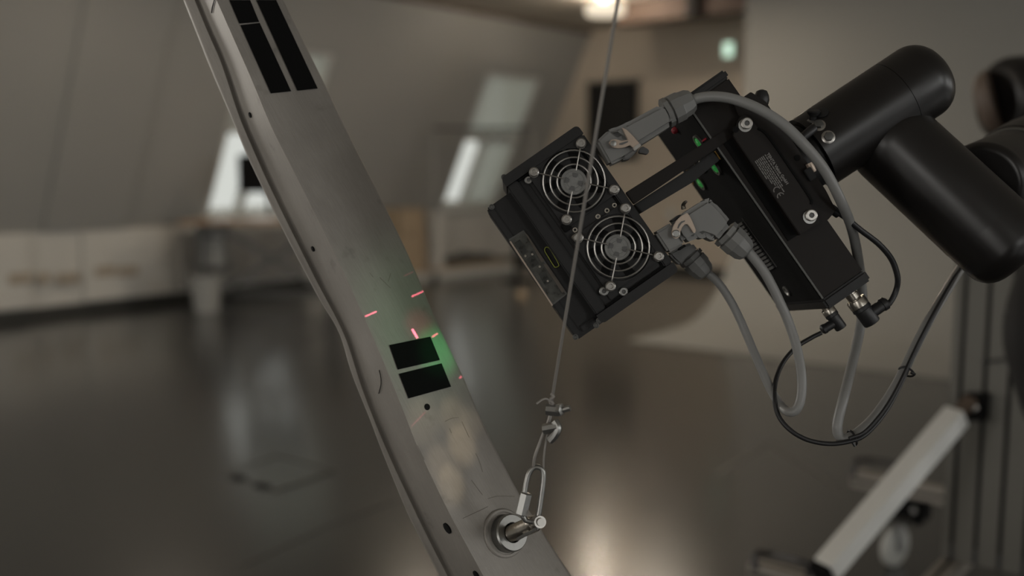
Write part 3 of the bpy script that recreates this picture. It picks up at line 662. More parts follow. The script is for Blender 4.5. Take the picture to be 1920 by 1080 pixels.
# -- front unit main block (rounded corners)
def mini(t0, t1, w0, w1, z0_, z1_, m, name, par=ls, bev=0, label=None):
    bm = nb(); box(bm, (t0, w0, z0_), (t1, w1, z1_), SF, bev); return obj(name, bm, m, par, label=label)
FZ = .012      # front face height
t0, w1_ = tw(1083, 233, FZ); t1, w0_ = tw(1127, 604, FZ)
tA = t0; tB = t1 - .0
wR = (tw(1083, 235, FZ)[1]+tw(1276, 510, FZ)[1])/2; wL = (tw(938, 333, FZ)[1]+tw(1127, 605, FZ)[1])/2
tA = (tw(1083, 235, FZ)[0]+tw(938, 333, FZ)[0])/2; tB = (tw(1276, 510, FZ)[0]+tw(1127, 605, FZ)[0])/2
body = mini(tA+.006, tB-.006, wL+.001, wR-.001, -.065, FZ-.008, 'anod', 'fan_housing', bev=.002)
def cap_(ta_, tb_, sg):
    rr_ = .0042; o_ = ta_ if sg < 0 else tb_; i_ = tb_ if sg < 0 else ta_; pl = [(i_, wL), (i_, wR)]
    for cw, a0 in ((wR-rr_, 0), (wL+rr_, 1)):
        seq = [k*math.pi/12 for k in range(7)]
        if a0 == 0: pl += [(o_+(-sg)*rr_*(1-math.sin(a)), cw+rr_*math.cos(a)) for a in seq]
        else: pl += [(o_+(-sg)*rr_*(1-math.sin(a)), cw-rr_*math.cos(a)) for a in seq[::-1]]
    bm = nb(); prism(bm, pl, -.067, FZ, S, 0); obj('end_plate', bm, 'anod', ls, sharp=40)
cap_(tA, tA+.0092, -1); cap_(tB-.0092, tB, 1)
mini(tA+.0094, tB-.0094, wR-.0085, wR-.0002, FZ-.0085, FZ-.0003, 'anod', 'side_rail', bev=.0012)
mini(tA+.0094, tB-.0094, wL+.0002, wL+.011, FZ-.0085, FZ-.002, 'anod', 'side_rail', bev=.0012)
mini(tA+.0125, tB-.0125, wL+.0185, wR-.0105, FZ-.008, FZ-.005, 'anod', 'fan_plate', bev=.0006)
# side grooves in the end plates
for a_, b__ in ((tA+.0094, tA+.0112), (tB-.0112, tB-.0094)):
    mini(a_, b__, wL+.012, wR-.009, FZ-.0075, FZ-.0035, 'deep', 'shadow_gap')
# -- lower/left step box
SZ = -.006
wl2 = (tw(916, 388, SZ)[1]+tw(1079, 640, SZ)[1])/2; ta2 = tw(916, 388, SZ)[0]; tb2 = tw(1080, 640, SZ)[0]
step = mini(ta2, tb2, wl2, wL+.004, -.060, SZ-.002, 'anod', 'optics_housing', bev=.0015)
mini(ta2+.004, tb2-.003, wl2-.0006, wl2+.006, -.058, SZ, 'anod', 'edge_rail', bev=.0008)
mini(tb2-.009, tb2-.003, wl2+.008, wL-.002, SZ-.003, SZ+.0015, 'anod', 'end_clamp', bev=.0008)
for q in ((922, 388), (1079, 632), (1123, 601), (945, 332), (1118, 610)):
    zz = SZ if q[1] > 340 and q[0] < 1100 else FZ-.001
    p = P(q[0], q[1], DS-zz); bm = nb(); lathe(bm, p-ZC*.001, ZC, [(0, .0026), (.0012, .0026), (.0015, .0018), (.0009, .0014), (.0009, 0)], 14); obj('small_screw', bm, 'dgrey', ls)
# glass window with optics inside
def quad(px, z0_, z1_, m, name, par, bev=0): return spoly(px, z0_, z1_, m, name, par, bev)
gw = quad([(953, 449), (982, 431), (1064, 551), (1036, 573)], SZ-.002, SZ+.0008, 'dgrey', 'optics_window', ls, .0004)
quad([(957, 450), (981, 435), (1060, 551), (1037, 568)], SZ-.0015, SZ+.0011, 'mirror', 'window_glass', gw)
quad([(984, 436), (989, 440), (1021, 489), (1015, 492)], SZ, SZ+.0015, 'optic_warm', 'optic_strip', gw)
quad([(1019, 496), (1025, 495), (1059, 544), (1054, 549)], SZ, SZ+.0015, 'optic_warm', 'optic_strip', gw)
quad([(955, 453), (958, 452), (1037, 572), (1035, 574)], SZ, SZ+.0018, 'latch', 'bezel_strip', gw)
for q in (((965, 455), (975, 449), (990, 472), (980, 479)), ((988, 485), (1000, 478), (1011, 494), (998, 503)), ((1010, 514), (1020, 507), (1034, 528), (1022, 536))):
    quad(list(q), SZ, SZ+.0012, 'gdark2', 'optic_facet', gw)
for q in ((998, 477), (1027, 527), (985, 480), (1012, 500)):
    p = P(q[0], q[1], DS-SZ-.0015); bm = nb(); lathe(bm, p, ZC, [(0, .0012), (.0006, .001), (.0006, 0)], 10); obj('lens_point', bm, 'nickel', gw)
# lime outlined label
def outline(px, wd, z, m, name, par, zf=None):
    bm = nb(); n = len(px); c_ = (sum(x for x, y in px)/n, sum(y for x, y in px)/n)
    def off(p): 
        l_ = math.hypot(p[0]-c_[0], p[1]-c_[1]); return p
    pts = [P(x, y, DS-z) for x, y in px]
    tube(bm, pts, wd, 6, 3, closed=True); return obj(name, bm, m, par)
bm = nb(); pts = [P(x, y, DS-SZ-.0004) for x, y in ((1021, 468), (1023, 464), (1028, 464), (1034, 471), (1047, 494), (1047, 499), (1042, 501), (1038, 498), (1022, 472))]
tube(bm, pts, .00045, 6, 3, closed=False); tube(bm, [pts[-1], pts[0]], .00045, 6, 1); obj('printed_outline', bm, 'lime', ls, label='lime green outlined slot mark')
# -- fans
def fan(cx, cy, scr):
    fz = FZ-.001; f = bpy.data.objects.new('cooling_fan', None); COL.objects.link(f); f.parent = ls
    c_ = P(cx, cy, DS-fz); f.matrix_basis = wloc(ls).inverted() @ Matrix.Translation(c_)
    pp = [tw(x, y, fz) for x, y in scr]; cc = (sum(p[0] for p in pp)/4, sum(p[1] for p in pp)/4)
    # frame: square plate with round opening
    bm = nb(); n = 64; sq = []; hh = .0300; ri = 62/FP*DS
    tt0 = [S(cc[0]+ri*math.cos(2*math.pi*k/n), cc[1]+ri*math.sin(2*math.pi*k/n), 0) for k in range(n)]
    def sqp(k):
        a = 2*math.pi*k/n; c2, s2 = math.cos(a), math.sin(a); m_ = min(hh/max(abs(c2), 1e-6), hh/max(abs(s2), 1e-6)); m_ = min(m_, hh*1.30); return (cc[0]+m_*c2, cc[1]+m_*s2)
    for (zz0, zz1) in ((fz-.0045, fz),):
        ring = []
        for k in range(n):
            ox, oy = sqp(k); ix, iy = cc[0]+ri*math.cos(2*math.pi*k/n), cc[1]+ri*math.sin(2*math.pi*k/n)
            ring.append([bm.verts.new(S(ox, oy, zz0)), bm.verts.new(S(ox, oy, zz1)), bm.verts.new(S(ix, iy, zz1)), bm.verts.new(S(ix, iy, zz0-.0))])
        for k in range(n):
            a, b_ = ring[k], ring[(k+1) % n]
            for i in range(4): bm.faces.new((a[i], a[(i+1) % 4], b_[(i+1) % 4], b_[i]))
    obj('fan_frame', bm, 'anod', f)
    C3 = S(cc[0], cc[1], fz)
    bm = nb(); lathe(bm, C3-ZC*.0048, ZC, [(0, ri*1.0), (.0006, ri*1.0)], 48); obj('fan_well', bm, 'deep', f)
    pb0 = None
    for k in range(7):
        bm = nb(); a = 2*math.pi*k/7+.3; 
        prism(bm, [(math.cos(a+da)*r_, math.sin(a+da)*r_) for r_, da in ((.0115, 0), (.0180, .13), (.0265, .30), (.0268, .62), (.0185, .55), (.0118, .5))], fz-.0038, fz-.0026, lambda x, y, z: S(cc[0]+x, cc[1]+y, z)); obj('fan_blade', bm, 'deep', f)
    bm = nb(); lathe(bm, C3-ZC*.004, ZC, [(0, .0117), (.0030, .0117), (.0034, .0112), (.0034, .0093), (.0030, .0090), (.0030, .0060), (.0033, .0058), (.0033, 0)], 36); hb_ = obj('fan_hub', bm, 'hub', f)
    for k in range(4):
        a = k*math.pi/2+.75; bm = nb(); prism(bm, [(x*math.cos(a)-y*math.sin(a), x*math.sin(a)+y*math.cos(a)) for x, y in ((-.0016, .0040), (.0016, .0040), (.0026, .0078), (-.0026, .0078))], fz-.0008, fz-.0003, lambda x, y, z: S(cc[0]+x, cc[1]+y, z)); obj('hub_rib', bm, 'gdark', hb_)
    bm = nb()
    for rp in (57, 44, 31):
        r_ = rp/FP*DS; tube(bm, [S(cc[0]+r_*math.cos(2*math.pi*k/40), cc[1]+r_*math.sin(2*math.pi*k/40), fz+.0042) for k in range(40)], .00078, 8, 1, closed=True)
    for (x, y) in pp:
        dx, dy = x-cc[0], y-cc[1]; l_ = math.hypot(dx, dy); ux, uy = dx/l_, dy/l_
        tube(bm, [S(x-ux*.001, y-uy*.001, fz+.0022), S(cc[0]+ux*.031, cc[1]+uy*.031, fz+.0034), S(cc[0]+ux*.027, cc[1]+uy*.027, fz+.0052), S(cc[0]+ux*.0095, cc[1]+uy*.0095, fz+.0052)], .0007, 8, 3)
    obj('wire_guard', bm, 'chrome', f)
    for (x, y) in pp:
        bm = nb(); lathe(bm, S(x, y, fz), ZC, [(0, .0046), (.001, .0046), (.001, .0034), (.0022, .0034), (.0030, .0044), (.0058, .0044), (.0066, .0034), (.0066, .0021), (.0050, .0019), (.0050, 0)], 18); obj('fan_screw', bm, 'chrome', f, sharp=25)
fan(1076, 341, [(1001, 324), (1089, 270), (1151, 356), (1062, 412)])
fan(1158, 464, [(1084, 446), (1172, 391), (1234, 481), (1144, 537)])
# other bolts and eyelets
def bolt(x, y, z, r, par=ls, m='zinc', name='bolt', hexin=True, nrm=None, p=None, h=.0025):
    p = p or P(x, y, DS-z); nn_ = nrm or ZC
    bm = nb(); lathe(bm, p-nn_*.0005, nn_, [(0, r*1.0), (h, r), (h+.0004, r*.85), (h+.0004, r*.45), (h-.0012, r*.42)], 20, caps=False); o_ = obj(name, bm, m, par, sharp=25)
    if par is ls: bm = nb(); lathe(bm, p+nn_*(h-.0012), nn_, [(0, r*.43), (.0002, r*.43)], 6); obj('hex_recess', bm, 'gdark', o_)
    return o_
for x, y, r in ((1055, 275, .0038), (1008, 306, .0038), (991, 338, .0036), (1132, 546, .0042), (1169, 547, .0040)): bolt(x, y, FZ-.005, r)
for x, y, r in ((1121, 406, .0026), (1138, 395, .0026), (1152, 385, .0024), (1078, 431, .0026), (1078, 445, .003)): bolt(x, y, FZ-.005, r, m='nickel', name='eyelet', h=.001)
mini(tw(1062, 425, FZ)[0]-.004, tw(1062, 425, FZ)[0]+.004, tw(1062, 425, FZ)[1]-.004, tw(1062, 425, FZ)[1]+.004, FZ-.005, FZ-.002, 'deep', 'spacer', bev=.0008)

# -- bracket bars between the two units
BZ = .006
spoly([(1173, 361), (1363, 241), (1376, 256), (1189, 383)], BZ-.006, BZ, 'anod2', 'bracket_bar', bev=.0006)
spoly([(1190, 383), (1300, 312), (1376, 256), (1386, 270), (1300, 341), (1203, 399)], BZ-.035, BZ-.010, 'anod', 'bracket_web', bev=.0006)
# -- rear unit: long box, right face towards the camera, left face running back
RZ = .004; wm = (tw(1335, 254, RZ)[1]+tw(1555, 588, RZ)[1])/2; wr_ = (tw(1357, 132, RZ)[1]+tw(1627, 520, RZ)[1])/2
ra = tw(1357, 130, RZ)[0]; rb_ = (tw(1627, 520, RZ)[0]+tw(1553, 590, RZ)[0])/2
DZ = -.125
def rf(t_, w__, z): # slight opening of the left face toward the camera
    return S(t_, w__ - max(0, (wr_-w__))*0, z)
def rbox(t0_, t1_, gm, zf, zb, name, m, bev=.0015, par=ls, left=0):
    bm = nb(); a = (wm-gm-left, wm-gm, wr_+gm)
    prism(bm, [(a[1], zf), (a[2], zf), (a[2], zb), (a[1]-.010, zb)], t0_, t1_, lambda w__, z, t_: S(t_, w__, z), bev); return obj(name, bm, m, par)
rear = rbox(ra+.008, rb_-.010, 0, RZ, DZ, 'laser_housing', 'anod2')
rbox(ra, ra+.0085, .0012, RZ+.0015, DZ-.002, 'end_plate', 'anod', .002); rbox(rb_-.0105, rb_, .0012, RZ+.0015, DZ-.002, 'end_plate', 'anod', .002)
# left face plate (flat black)
bm = nb(); prism(bm, [(wm-.0002, RZ-.002), (wm-.0098, DZ+.002), (wm-.0104, DZ+.002), (wm-.0010, RZ-.002)], ra+.009, rb_-.011, lambda w__, z, t_: S(t_, w__, z)); lf = obj('side_cover', bm, 'deep', ls)
mini(ra+.009, rb_-.011, wm-.0004, wm+.0012, RZ-.001, RZ+.0006, 'dgrey', 'edge_strip')
# helper to land on the left face
LN = (S(0, -1, 0)-S(0, 0, 0)).normalized(); lp0 = S(0, wm-.0009, RZ)
dvec = (S(0, wm-.0104, DZ)-S(0, wm-.001, RZ)).normalized(); LN = dvec.cross(TT).normalized()
if LN.dot(WW) > 0: LN = -LN
def onleft(x, y): return onp(x, y, lp0, LN)
for i, (x, y) in enumerate(((1312, 266), (1343, 313), (1315, 342))):
    p = onleft(x, y); bm = nb(); lathe(bm, p, LN, [(0, .0078), (.0022, .0078), (.0022, .0062), (.0003, .0060)], 24, caps=False); o_ = obj('indicator_ring', bm, 'chrome', lf)
    bm = nb(); lathe(bm, p, LN, [(0, .0052), (.002, .0046), (.0032, .0024), (.0034, 0)], 20); obj('green_led', bm, 'greenled', ls, label='lit green indicator lamp')
for (x, y, r) in ((1268, 243, .005), (1324, 260, .0016)):
    p = onleft(x, y); bm = nb(); lathe(bm, p, LN, [(0, r*.7), (.003, r*.65), (.0045, r*.4), (.0047, 0)], 18); obj('red_button', bm, 'red', ls, label='small red indicator')
def tri(px, name):
    pts = [onleft(x, y) for x, y in px]; bm = nb(); a = [bm.verts.new(p+LN*.0003) for p in pts]; b_ = [bm.verts.new(p+LN*.0008) for p in pts]
    bm.faces.new(a); bm.faces.new(b_[::-1])
    for i in range(3): bm.faces.new((a[i], b_[i], b_[(i+1) % 3], a[(i+1) % 3]))
    o_ = obj(name, bm, 'yellow', lf)
    c_ = sum(pts, Vector())/3; bm = nb(); path = [p.lerp(c_, .34)+LN*.0010 for p in pts]
    tube(bm, path, .0006, 6, 1, closed=True); obj('printed_border', bm, 'deep', lf)
    bm = nb(); lathe(bm, c_+LN*.0008, LN, [(0, .0022), (.0005, .0022), (.0005, 0)], 10); obj('printed_symbol', bm, 'deep', lf)
tri([(1287, 320), (1300, 314), (1301, 347)], 'warning_triangle'); tri([(1329, 292), (1342, 282), (1352, 298)], 'warning_triangle')
bm = nb(); tube(bm, [onleft(x, y)+LN*.001 for x, y in ((1304, 305), (1309, 316), (1318, 323), (1324, 318), (1320, 308), (1313, 301))], .0009, 8, 5); obj('recess_rim', bm, 'nickel', lf)
# vent slots
vproto = None
for k in range(14):
    f_ = k/13; x = 1390+(1448-1390)*f_; y = 418+(500-418)*f_
    p1 = onleft(x-9, y+6)+LN*.0002; p2 = onleft(x+4, y+(-1))+LN*.0002
    bm = nb(); s = TT*.0012; hexa(bm, [p1-s, p2-s, p2+s, p1+s, p1-s+LN*.0015, p2-s+LN*.0015, p2+s+LN*.0015, p1+s+LN*.0015]); obj('vent_rib', bm, 'gdark', lf)
bm = nb(); p1 = onleft(1392, 408)+LN*.0003; p2 = onleft(1457, 500)+LN*.0003; tube(bm, [p1, p2], .0008, 6, 1); obj('vent_frame', bm, 'gdark', lf)
p = onleft(1476, 545); bm = nb(); lathe(bm, p, LN, [(0, .0055), (.0015, .0055), (.0018, .004), (.0006, .003), (.0006, 0)], 16); obj('side_screw', bm, 'zinc', lf)
# -- adapter plate + label plate on right face
AZ = RZ+.004
ad = spoly([(1375, 195), (1408, 172), (1436, 190), (1549, 357), (1568, 394), (1553, 412), (1540, 418), (1500, 430), (1420, 300)], RZ+.0004, AZ, 'anod2', 'adapter_plate', bev=.0005)
LZ = AZ+.010
spoly([(1352, 262), (1375, 244), (1500, 438), (1478, 452)], RZ+.0003, RZ+.0012, 'deep', 'painted_shadow')  # flat dark strip painted as the shade beside the proud plate
lpl = spoly([(1374, 255), (1385, 222), (1400, 212), (1421, 238), (1443, 262), (1520, 371), (1521, 384), (1539, 416), (1500, 441)], AZ+.0002, LZ, 'anod2', 'label_plate', bev=.0006)
bm = nb(); gp = [P(x, y, DS-LZ-.0002) for x, y in ((1421, 241), (1432, 247), (1444, 261), (1482, 316), (1518, 370), (1521, 383))]; tube(bm, gp, .0012, 8, 4); obj('engraved_groove', bm, 'deep', lpl)
for x, y in ((1399, 232), (1520, 404)):
    b_ = bolt(x+.0, y, LZ, .0052, name='socket_bolt', m='chrome', h=.0035); bm = nb(); lathe(bm, P(x-2, y+3, DS-LZ), ZC, [(0, .0060), (.0008, .0060), (.0008, .004)], 20); obj('washer', bm, 'zinc', b_)
for x, y, z in ((1379, 243, LZ), (1495, 296, AZ)):
    bm = nb(); lathe(bm, P(x, y, DS-z-.0001), ZC, [(0, .0028), (.0003, .0028), (.0003, 0)], 16); obj('tapped_hole', bm, 'deep', ls)
bm = nb(); lathe(bm, P(1517, 306, DS-AZ), (TT-WW*.2).normalized(), [(0, .0035), (.008, .0035), (.009, .0028)], 16); obj('set_screw', bm, 'latch', ls)
spoly([(1507, 320), (1520, 312), (1532, 332), (1520, 340)], AZ, AZ+.004, 'rubber', 'clamp_block', bev=.0006)
bm = nb(); lathe(bm, P(1428, 196, DS+.02), UPV, [(0, .006), (.004, .007), (.008, .0066), (.012, .005), (.0135, .002), (.0135, 0)], 18); obj('thumb_screw', bm, 'rubber', ls)
# printed text on the label plate
def textmesh(s, size, o, xd, yd, name, par, bold=0):
    cu = bpy.data.curves.new('t', 'FONT'); cu.body = s; cu.size = size; cu.extrude = .00008; cu.offset = bold
    to = bpy.data.objects.new('t', cu); COL.objects.link(to); dg = bpy.context.evaluated_depsgraph_get(); me = bpy.data.meshes.new_from_object(to.evaluated_get(dg))
    bm = nb(); bm.from_mesh(me); bpy.data.objects.remove(to); bpy.data.meshes.remove(me)
    bmesh.ops.transform(bm, matrix=frame(o, xd, yd, xd.cross(yd)), verts=bm.verts[:]); return obj(name, bm, 'print', par)
ta = math.atan2(338-286, 1476-1442); XD = (RGT*math.cos(ta)-UPV*math.sin(ta)); YD = (RGT*math.sin(ta)+UPV*math.cos(ta))
textmesh('TENTA Vision GmbH', .0036, P(1437, 289, DS-LZ-.0002), XD, YD, 'printed_text', lpl, .00012)
rr = random.Random(3)
for i in range(7):
    x0_, y0_ = 1433.5-2.9*i-(1.0 if i > 0 else 0), 290.5+1.9*i+(.6 if i > 0 else 0); bm = nb(); u_ = 0; mlen = (.028, .0300, .0345, .030, .0275, .022, .018)[i]
    o_ = P(x0_, y0_, DS-LZ-.0002)
    while u_ < mlen:
        l_ = rr.uniform(.0010, .0042); box(bm, (u_, 0, -.00003), (u_+l_, .00085, .00008), frame(o_, XD, YD, XD.cross(YD))); u_ += l_+.0006
    obj('printed_text', bm, 'print', lpl, kind=None)
def arc(cx, cy, r, name):   # open arc of the CE mark
    bm = nb(); o_ = P(cx, cy, DS-LZ-.0003); pts = [o_+(XD*math.cos(a)+YD*math.sin(a))*r for a in [math.radians(90+k*18) for k in range(0, 11)]]
    tube(bm, pts, .0005, 6, 1); return bm, o_
bm, o_ = arc(1457, 357, .0030, 'c'); obj('conformity_mark', bm, 'print', lpl)
bm, o_ = arc(1464, 368, .0030, 'e'); tube(bm, [o_-XD*.0029, o_-XD*.0004], .0005, 6, 1); obj('conformity_mark', bm, 'print', lpl)

# ================================================================ CONNECTORS AND CABLES
def gland(par, a, b_, rn, m='gplast'):
    d_ = (b_-a).normalized(); L_ = (b_-a).length
    bm = nb(); lathe(bm, a, d_, [(0, rn*.95), (0, rn*1.02), (L_*.16, rn*1.02), (L_*.16, rn*.86), (L_*.22, rn*.86)], 8); obj('gland_collar', bm, m, par, sharp=25)
    bm = nb(); lathe(bm, a+d_*L_*.22, d_, [(0, rn*1.03), (L_*.30, rn*1.03), (L_*.36, rn*.96), (L_*.58, rn*.90), (L_*.72, rn*.72), (L_*.78, rn*.5), (L_*.78, rn*.3)], 10); obj('gland_nut', bm, m, par, sharp=25)
def CP(x, y, z=0): return P(x, y, DS-z)
CZ = -.012
# top connector
CZ = .016
tc_ = thing('connector_cable', 'grey cable with straight grey plug, arching over the scanner', 'cable', CP(1190, 240, CZ))
spoly([(1119, 264), (1140, 244), (1160, 238), (1196, 282), (1170, 297), (1144, 309)], CZ-.012, CZ+.010, 'gplast', 'plug_base', tc_, .002)
spoly([(1138, 243), (1150, 240), (1175, 229), (1240, 194), (1252, 196), (1262, 214), (1264, 232), (1232, 252), (1200, 272), (1178, 282), (1165, 262)], CZ-.013, CZ+.014, 'gplast', 'plug_hood', tc_, .004)
spoly([(1170, 292), (1186, 281), (1201, 272), (1191, 287), (1180, 298), (1166, 300)], CZ-.006, CZ+.012, 'gdark', 'latch_foot', tc_, .001)
gland(tc_, CP(1247, 213, CZ), CP(1300, 186, CZ), 27.5/FP*DS)
lv = spoly([(1141, 268), (1146, 262), (1155, 261), (1166, 264), (1177, 262), (1171, 250), (1166, 239), (1175, 243), (1188, 256), (1199, 268), (1187, 277), (1181, 272), (1172, 276), (1160, 278), (1148, 276)], CZ+.0145, CZ+.017, 'latch', 'latch_lever', tc_, .0004, label='beige metal latch')
spoly([(1161, 269), (1174, 265), (1178, 264), (1177, 267), (1166, 272), (1161, 271)], CZ+.0171, CZ+.0174, 'gdark', 'latch_slot', lv)
bm = nb(); lathe(bm, CP(1150, 269, CZ+.017), ZC, [(0, .0026), (.0012, .0026), (.0014, .0015), (.0014, 0)], 16); obj('pivot', bm, 'zinc', lv)
spoly([(1186, 277), (1199, 268), (1203, 273), (1190, 283)], CZ+.006, CZ+.0168, 'chrome', 'latch_edge', lv, .0005)
spoly([(1198, 280), (1205, 274), (1215, 279), (1218, 284), (1214, 289), (1198, 286)], CZ-.02, CZ-.012, 'gdark', 'latch_tab', tc_, .0006)
bm = nb(); tp = [(1285, 194, CZ), (1310, 184, CZ+.004), (1340, 181, .024), (1375, 186, .028), (1420, 203, .032), (1468, 233, .034), (1512, 276, .034), (1548, 322, .030), (1577, 378, .02), (1597, 428, -.012), (1608, 480, -.040), (1615, 530, -.062), (1617, 580, -.066), (1611, 625, -.060), (1597, 685, -.03), (1582, 745, 0), (1571, 790, .005), (1571, 812, .005), (1580, 822, .005), (1598, 818, .005), (1630, 793, 0), (1660, 755, -.01), (1686, 712, -.02), (1713, 657, -.03), (1743, 598, -.04), (1775, 545, -.07), (1800, 505, -.10), (1850, 440, -.16), (1930, 380, -.25)]
tube(bm, [CP(*q) for q in tp], 9.6/FP*DS, 16, 7); obj('cable', bm, 'gcable', tc_)
# angled connector and the loop cable to the lower gland
CZ = .006
ac = thing('connector_cable', 'grey loop cable with angled grey plug at the scanner side', 'cable', CP(1300, 420, CZ))
K7 = lambda pts: [(1220+x/6, 360+y/6) for x, y in pts]
spoly(K7([(50, 455), (240, 340), (330, 500), (390, 590), (200, 685)]), CZ-.014, CZ+.010, 'gplast', 'plug_base', ac, .002)
spoly(K7([(225, 345), (300, 280), (620, 78), (660, 66), (720, 105), (835, 225), (925, 345), (840, 460), (745, 560), (680, 520), (590, 490), (500, 520), (400, 585), (330, 520)]), CZ-.013, CZ+.014, 'gplast', 'plug_hood', ac, .004)
gland(ac, CP(1220+850/6-3, 360+470/6-2, CZ), CP(1220+1090/6, 360+690/6, CZ), 27/FP*DS)
lv = spoly(K7([(235, 455), (250, 390), (285, 325), (335, 275), (410, 232), (435, 262), (470, 330), (512, 432), (500, 462), (480, 460), (445, 400), (415, 362), (385, 362), (355, 395), (335, 445), (333, 490), (310, 520), (275, 525), (245, 500)]), CZ+.0145, CZ+.017, 'latch', 'latch_lever', ac, .0004, label='beige metal latch')
spoly(K7([(300, 405), (318, 360), (345, 330), (388, 318), (385, 332), (350, 350), (325, 385), (312, 412)]), CZ+.0171, CZ+.0174, 'gdark', 'latch_slot', lv)
bm = nb(); lathe(bm, CP(1220+285/6, 360+468/6, CZ+.017), ZC, [(0, .0034), (.0012, .0034), (.0014, .0028), (.0010, .0026), (.0010, 0)], 18); obj('pivot', bm, 'zinc', lv)
spoly(K7([(230, 320), (300, 265), (330, 250), (345, 275), (270, 330)]), CZ-.004, CZ+.012, 'rubber', 'latch_hinge', ac, .0006)
bm = nb(); tube(bm, [CP(*q) for q in ((1282, 392, CZ), (1281, 385, CZ), (1284, 380, CZ+.004), (1287, 378, CZ+.006))], lambda s: .0022-.001*s, 10, 4); obj('locking_pin', bm, 'nickel', ac)
spoly(K7([(380, 590), (400, 610), (330, 655), (312, 645)]), CZ+.004, CZ+.0115, 'deep', 'plug_gap', ac)
# lower gland
spoly(K7([(200, 690), (390, 585), (470, 570), (540, 650), (340, 830), (260, 760)]), -.047, -.028, 'gplast', 'lower_plug_body', ac, .002)
gland(ac, P(1220+440/6, 360+725/6, DS+.035), P(1220+630/6, 360+930/6, DS+.035), 25/FP*DS)
bm = nb(); lp = [(1392, 462, CZ), (1410, 480, CZ), (1431, 507, CZ), (1447, 535, CZ), (1462, 566, CZ), (1479, 605, CZ), (1494, 652, CZ+.004), (1503, 705, CZ+.01), (1502, 745, CZ+.012), (1493, 768, CZ+.012), (1478, 772, CZ+.008), (1462, 758, 0), (1445, 730, -.01), (1423, 682, -.02), (1401, 630, -.03), (1377, 577, -.035), (1350, 534, -.035), (1322, 508, -.035)]
tube(bm, [CP(*q) for q in lp], lambda s: (9.2-1.2*s)/FP*DS, 16, 7); obj('cable', bm, 'gcable', ac)
# round black sensor connectors
def m12(par, a, axis, arm, r, alen, armr, armlen, ms):
    ax = axis.normalized(); am = arm.normalized()
    bm = nb(); lathe(bm, a, ax, [(0, r*.62), (ms*.12, r*.62), (ms*.12, r*.72), (ms*.42, r*.72), (ms*.45, r*.66), (ms*.5, r*.66), (ms*.5, r*1.0), (ms*.56, r*1.05), (ms*.95, r*1.05), (ms, r*.98)], 24); obj('metal_collar', bm, 'nickel', par)
    b0 = a+ax*ms
    bm = nb(); lathe(bm, b0, ax, [(0, r*1.02), (alen*.16, r*1.06), (alen*.2, r*.95), (alen*.95, r*.93), (alen, r*.85), (alen, 0)], 24); obj('plug_body', bm, 'rubber', par)
    c_ = b0+ax*alen*.55
    bm = nb(); lathe(bm, c_, am, [(0, armr), (armlen*.72, armr*.96), (armlen*.74, armr*1.08), (armlen*.92, armr*1.08), (armlen, armr*.7), (armlen, armr*.4)], 24); obj('plug_arm', bm, 'rubber', par)
RZc = -.03
k1 = thing('sensor_cable', 'thin black cable with right-angle plug running from robot to scanner end', 'cable', CP(1640, 590, RZc))
axT = P(1640, 612, DS-RZc)-P(1592, 545, DS-RZc)
pa_ = CP(1594, 548, RZc); m12(k1, pa_, axT, CP(1669, 574, RZc)-CP(1634, 598, RZc), 18/FP*DS, 40/FP*DS, 12/FP*DS, 48/FP*DS, 34/FP*DS)
bm = nb(); tube(bm, [CP(1660, 574, RZc), CP(1669, 567, RZc), CP(1680, 545, RZc), CP(1683, 520, -.025), CP(1672, 487, -.02), CP(1648, 458, -.012), CP(1612, 430, -.005), CP(1585, 408, 0), CP(1562, 393, .002)], 5.6/FP*DS, 14, 7); obj('cable', bm, 'rubber', k1)
bm = nb(); cyl(bm, CP(1558, 391, .003), CP(1572, 401, .001), .0042); obj('strain_relief', bm, 'rubber', k1)
k2 = thing('sensor_cable', 'black cable looping below the scanner, strapped to the grey cable', 'cable', CP(1550, 600, RZc))
m12(k2, CP(1545, 570, RZc), axT, CP(1536, 628, RZc)-CP(1566, 610, RZc), 12.5/FP*DS, 36/FP*DS, 9/FP*DS, 34/FP*DS, 22/FP*DS)
bm = nb(); tube(bm, [CP(*q) for q in ((1540, 624, RZc), (1520, 634, RZc), (1492, 652, -.028), (1468, 680, -.02), (1455, 712, -.01), (1452, 745, .0), (1459, 778, .005), (1480, 805, .01), (1512, 824, .012), (1552, 832, .012), (1590, 828, .012), (1622, 815, .01), (1658, 775, 0), (1688, 722, -.012), (1712, 668, -.022), (1748, 596, -.035), (1782, 535, -.07), (1803, 500, -.10), (1850, 430, -.16), (1930, 370, -.25))], 4.4/FP*DS, 12, 7); obj('cable', bm, 'rubber', k2)
bm = nb(); tube(bm, [CP(*q) for q in ((1592, 822, .016), (1622, 809, .014), (1660, 765, .004), (1690, 712, -.006), (1716, 655, -.016), (1752, 585, -.03), (1784, 528, -.06), (1806, 496, -.09), (1850, 425, -.15))], 3.4/FP*DS, 10, 7); obj('second_core', bm, 'rubber', k2)
for i, (x, y, ax_) in enumerate(((1598, 821, (1620, 812)), (1700, 697, (1712, 672)))):
    c_ = CP(x, y, .006 if i == 0 else -.02); d_ = CP(ax_[0], ax_[1], .004 if i == 0 else -.026)-c_; u, v = basis(d_)
    bm = nb(); tube(bm, [c_+(u*math.cos(a*math.pi/6)*1.0+v*math.sin(a*math.pi/6)*1.0)*.0068 for a in range(12)], .0010, 6, 2, closed=True)
    e_ = CP(x+5, y+16, .012) if i == 0 else CP(x+16, y+5, -.012)
    tube(bm, [CP(x+1, y+8, .012) if i == 0 else CP(x+8, y+2, -.012), e_], .0013, 6, 1)
    tagit(obj('cable_tie', bm, 'rubber'), ['black cable tie at the bottom of the cable loop', 'black cable tie binding the rising cables below the robot'][i], 'cable tie', 'cable ties on the cable bundle')

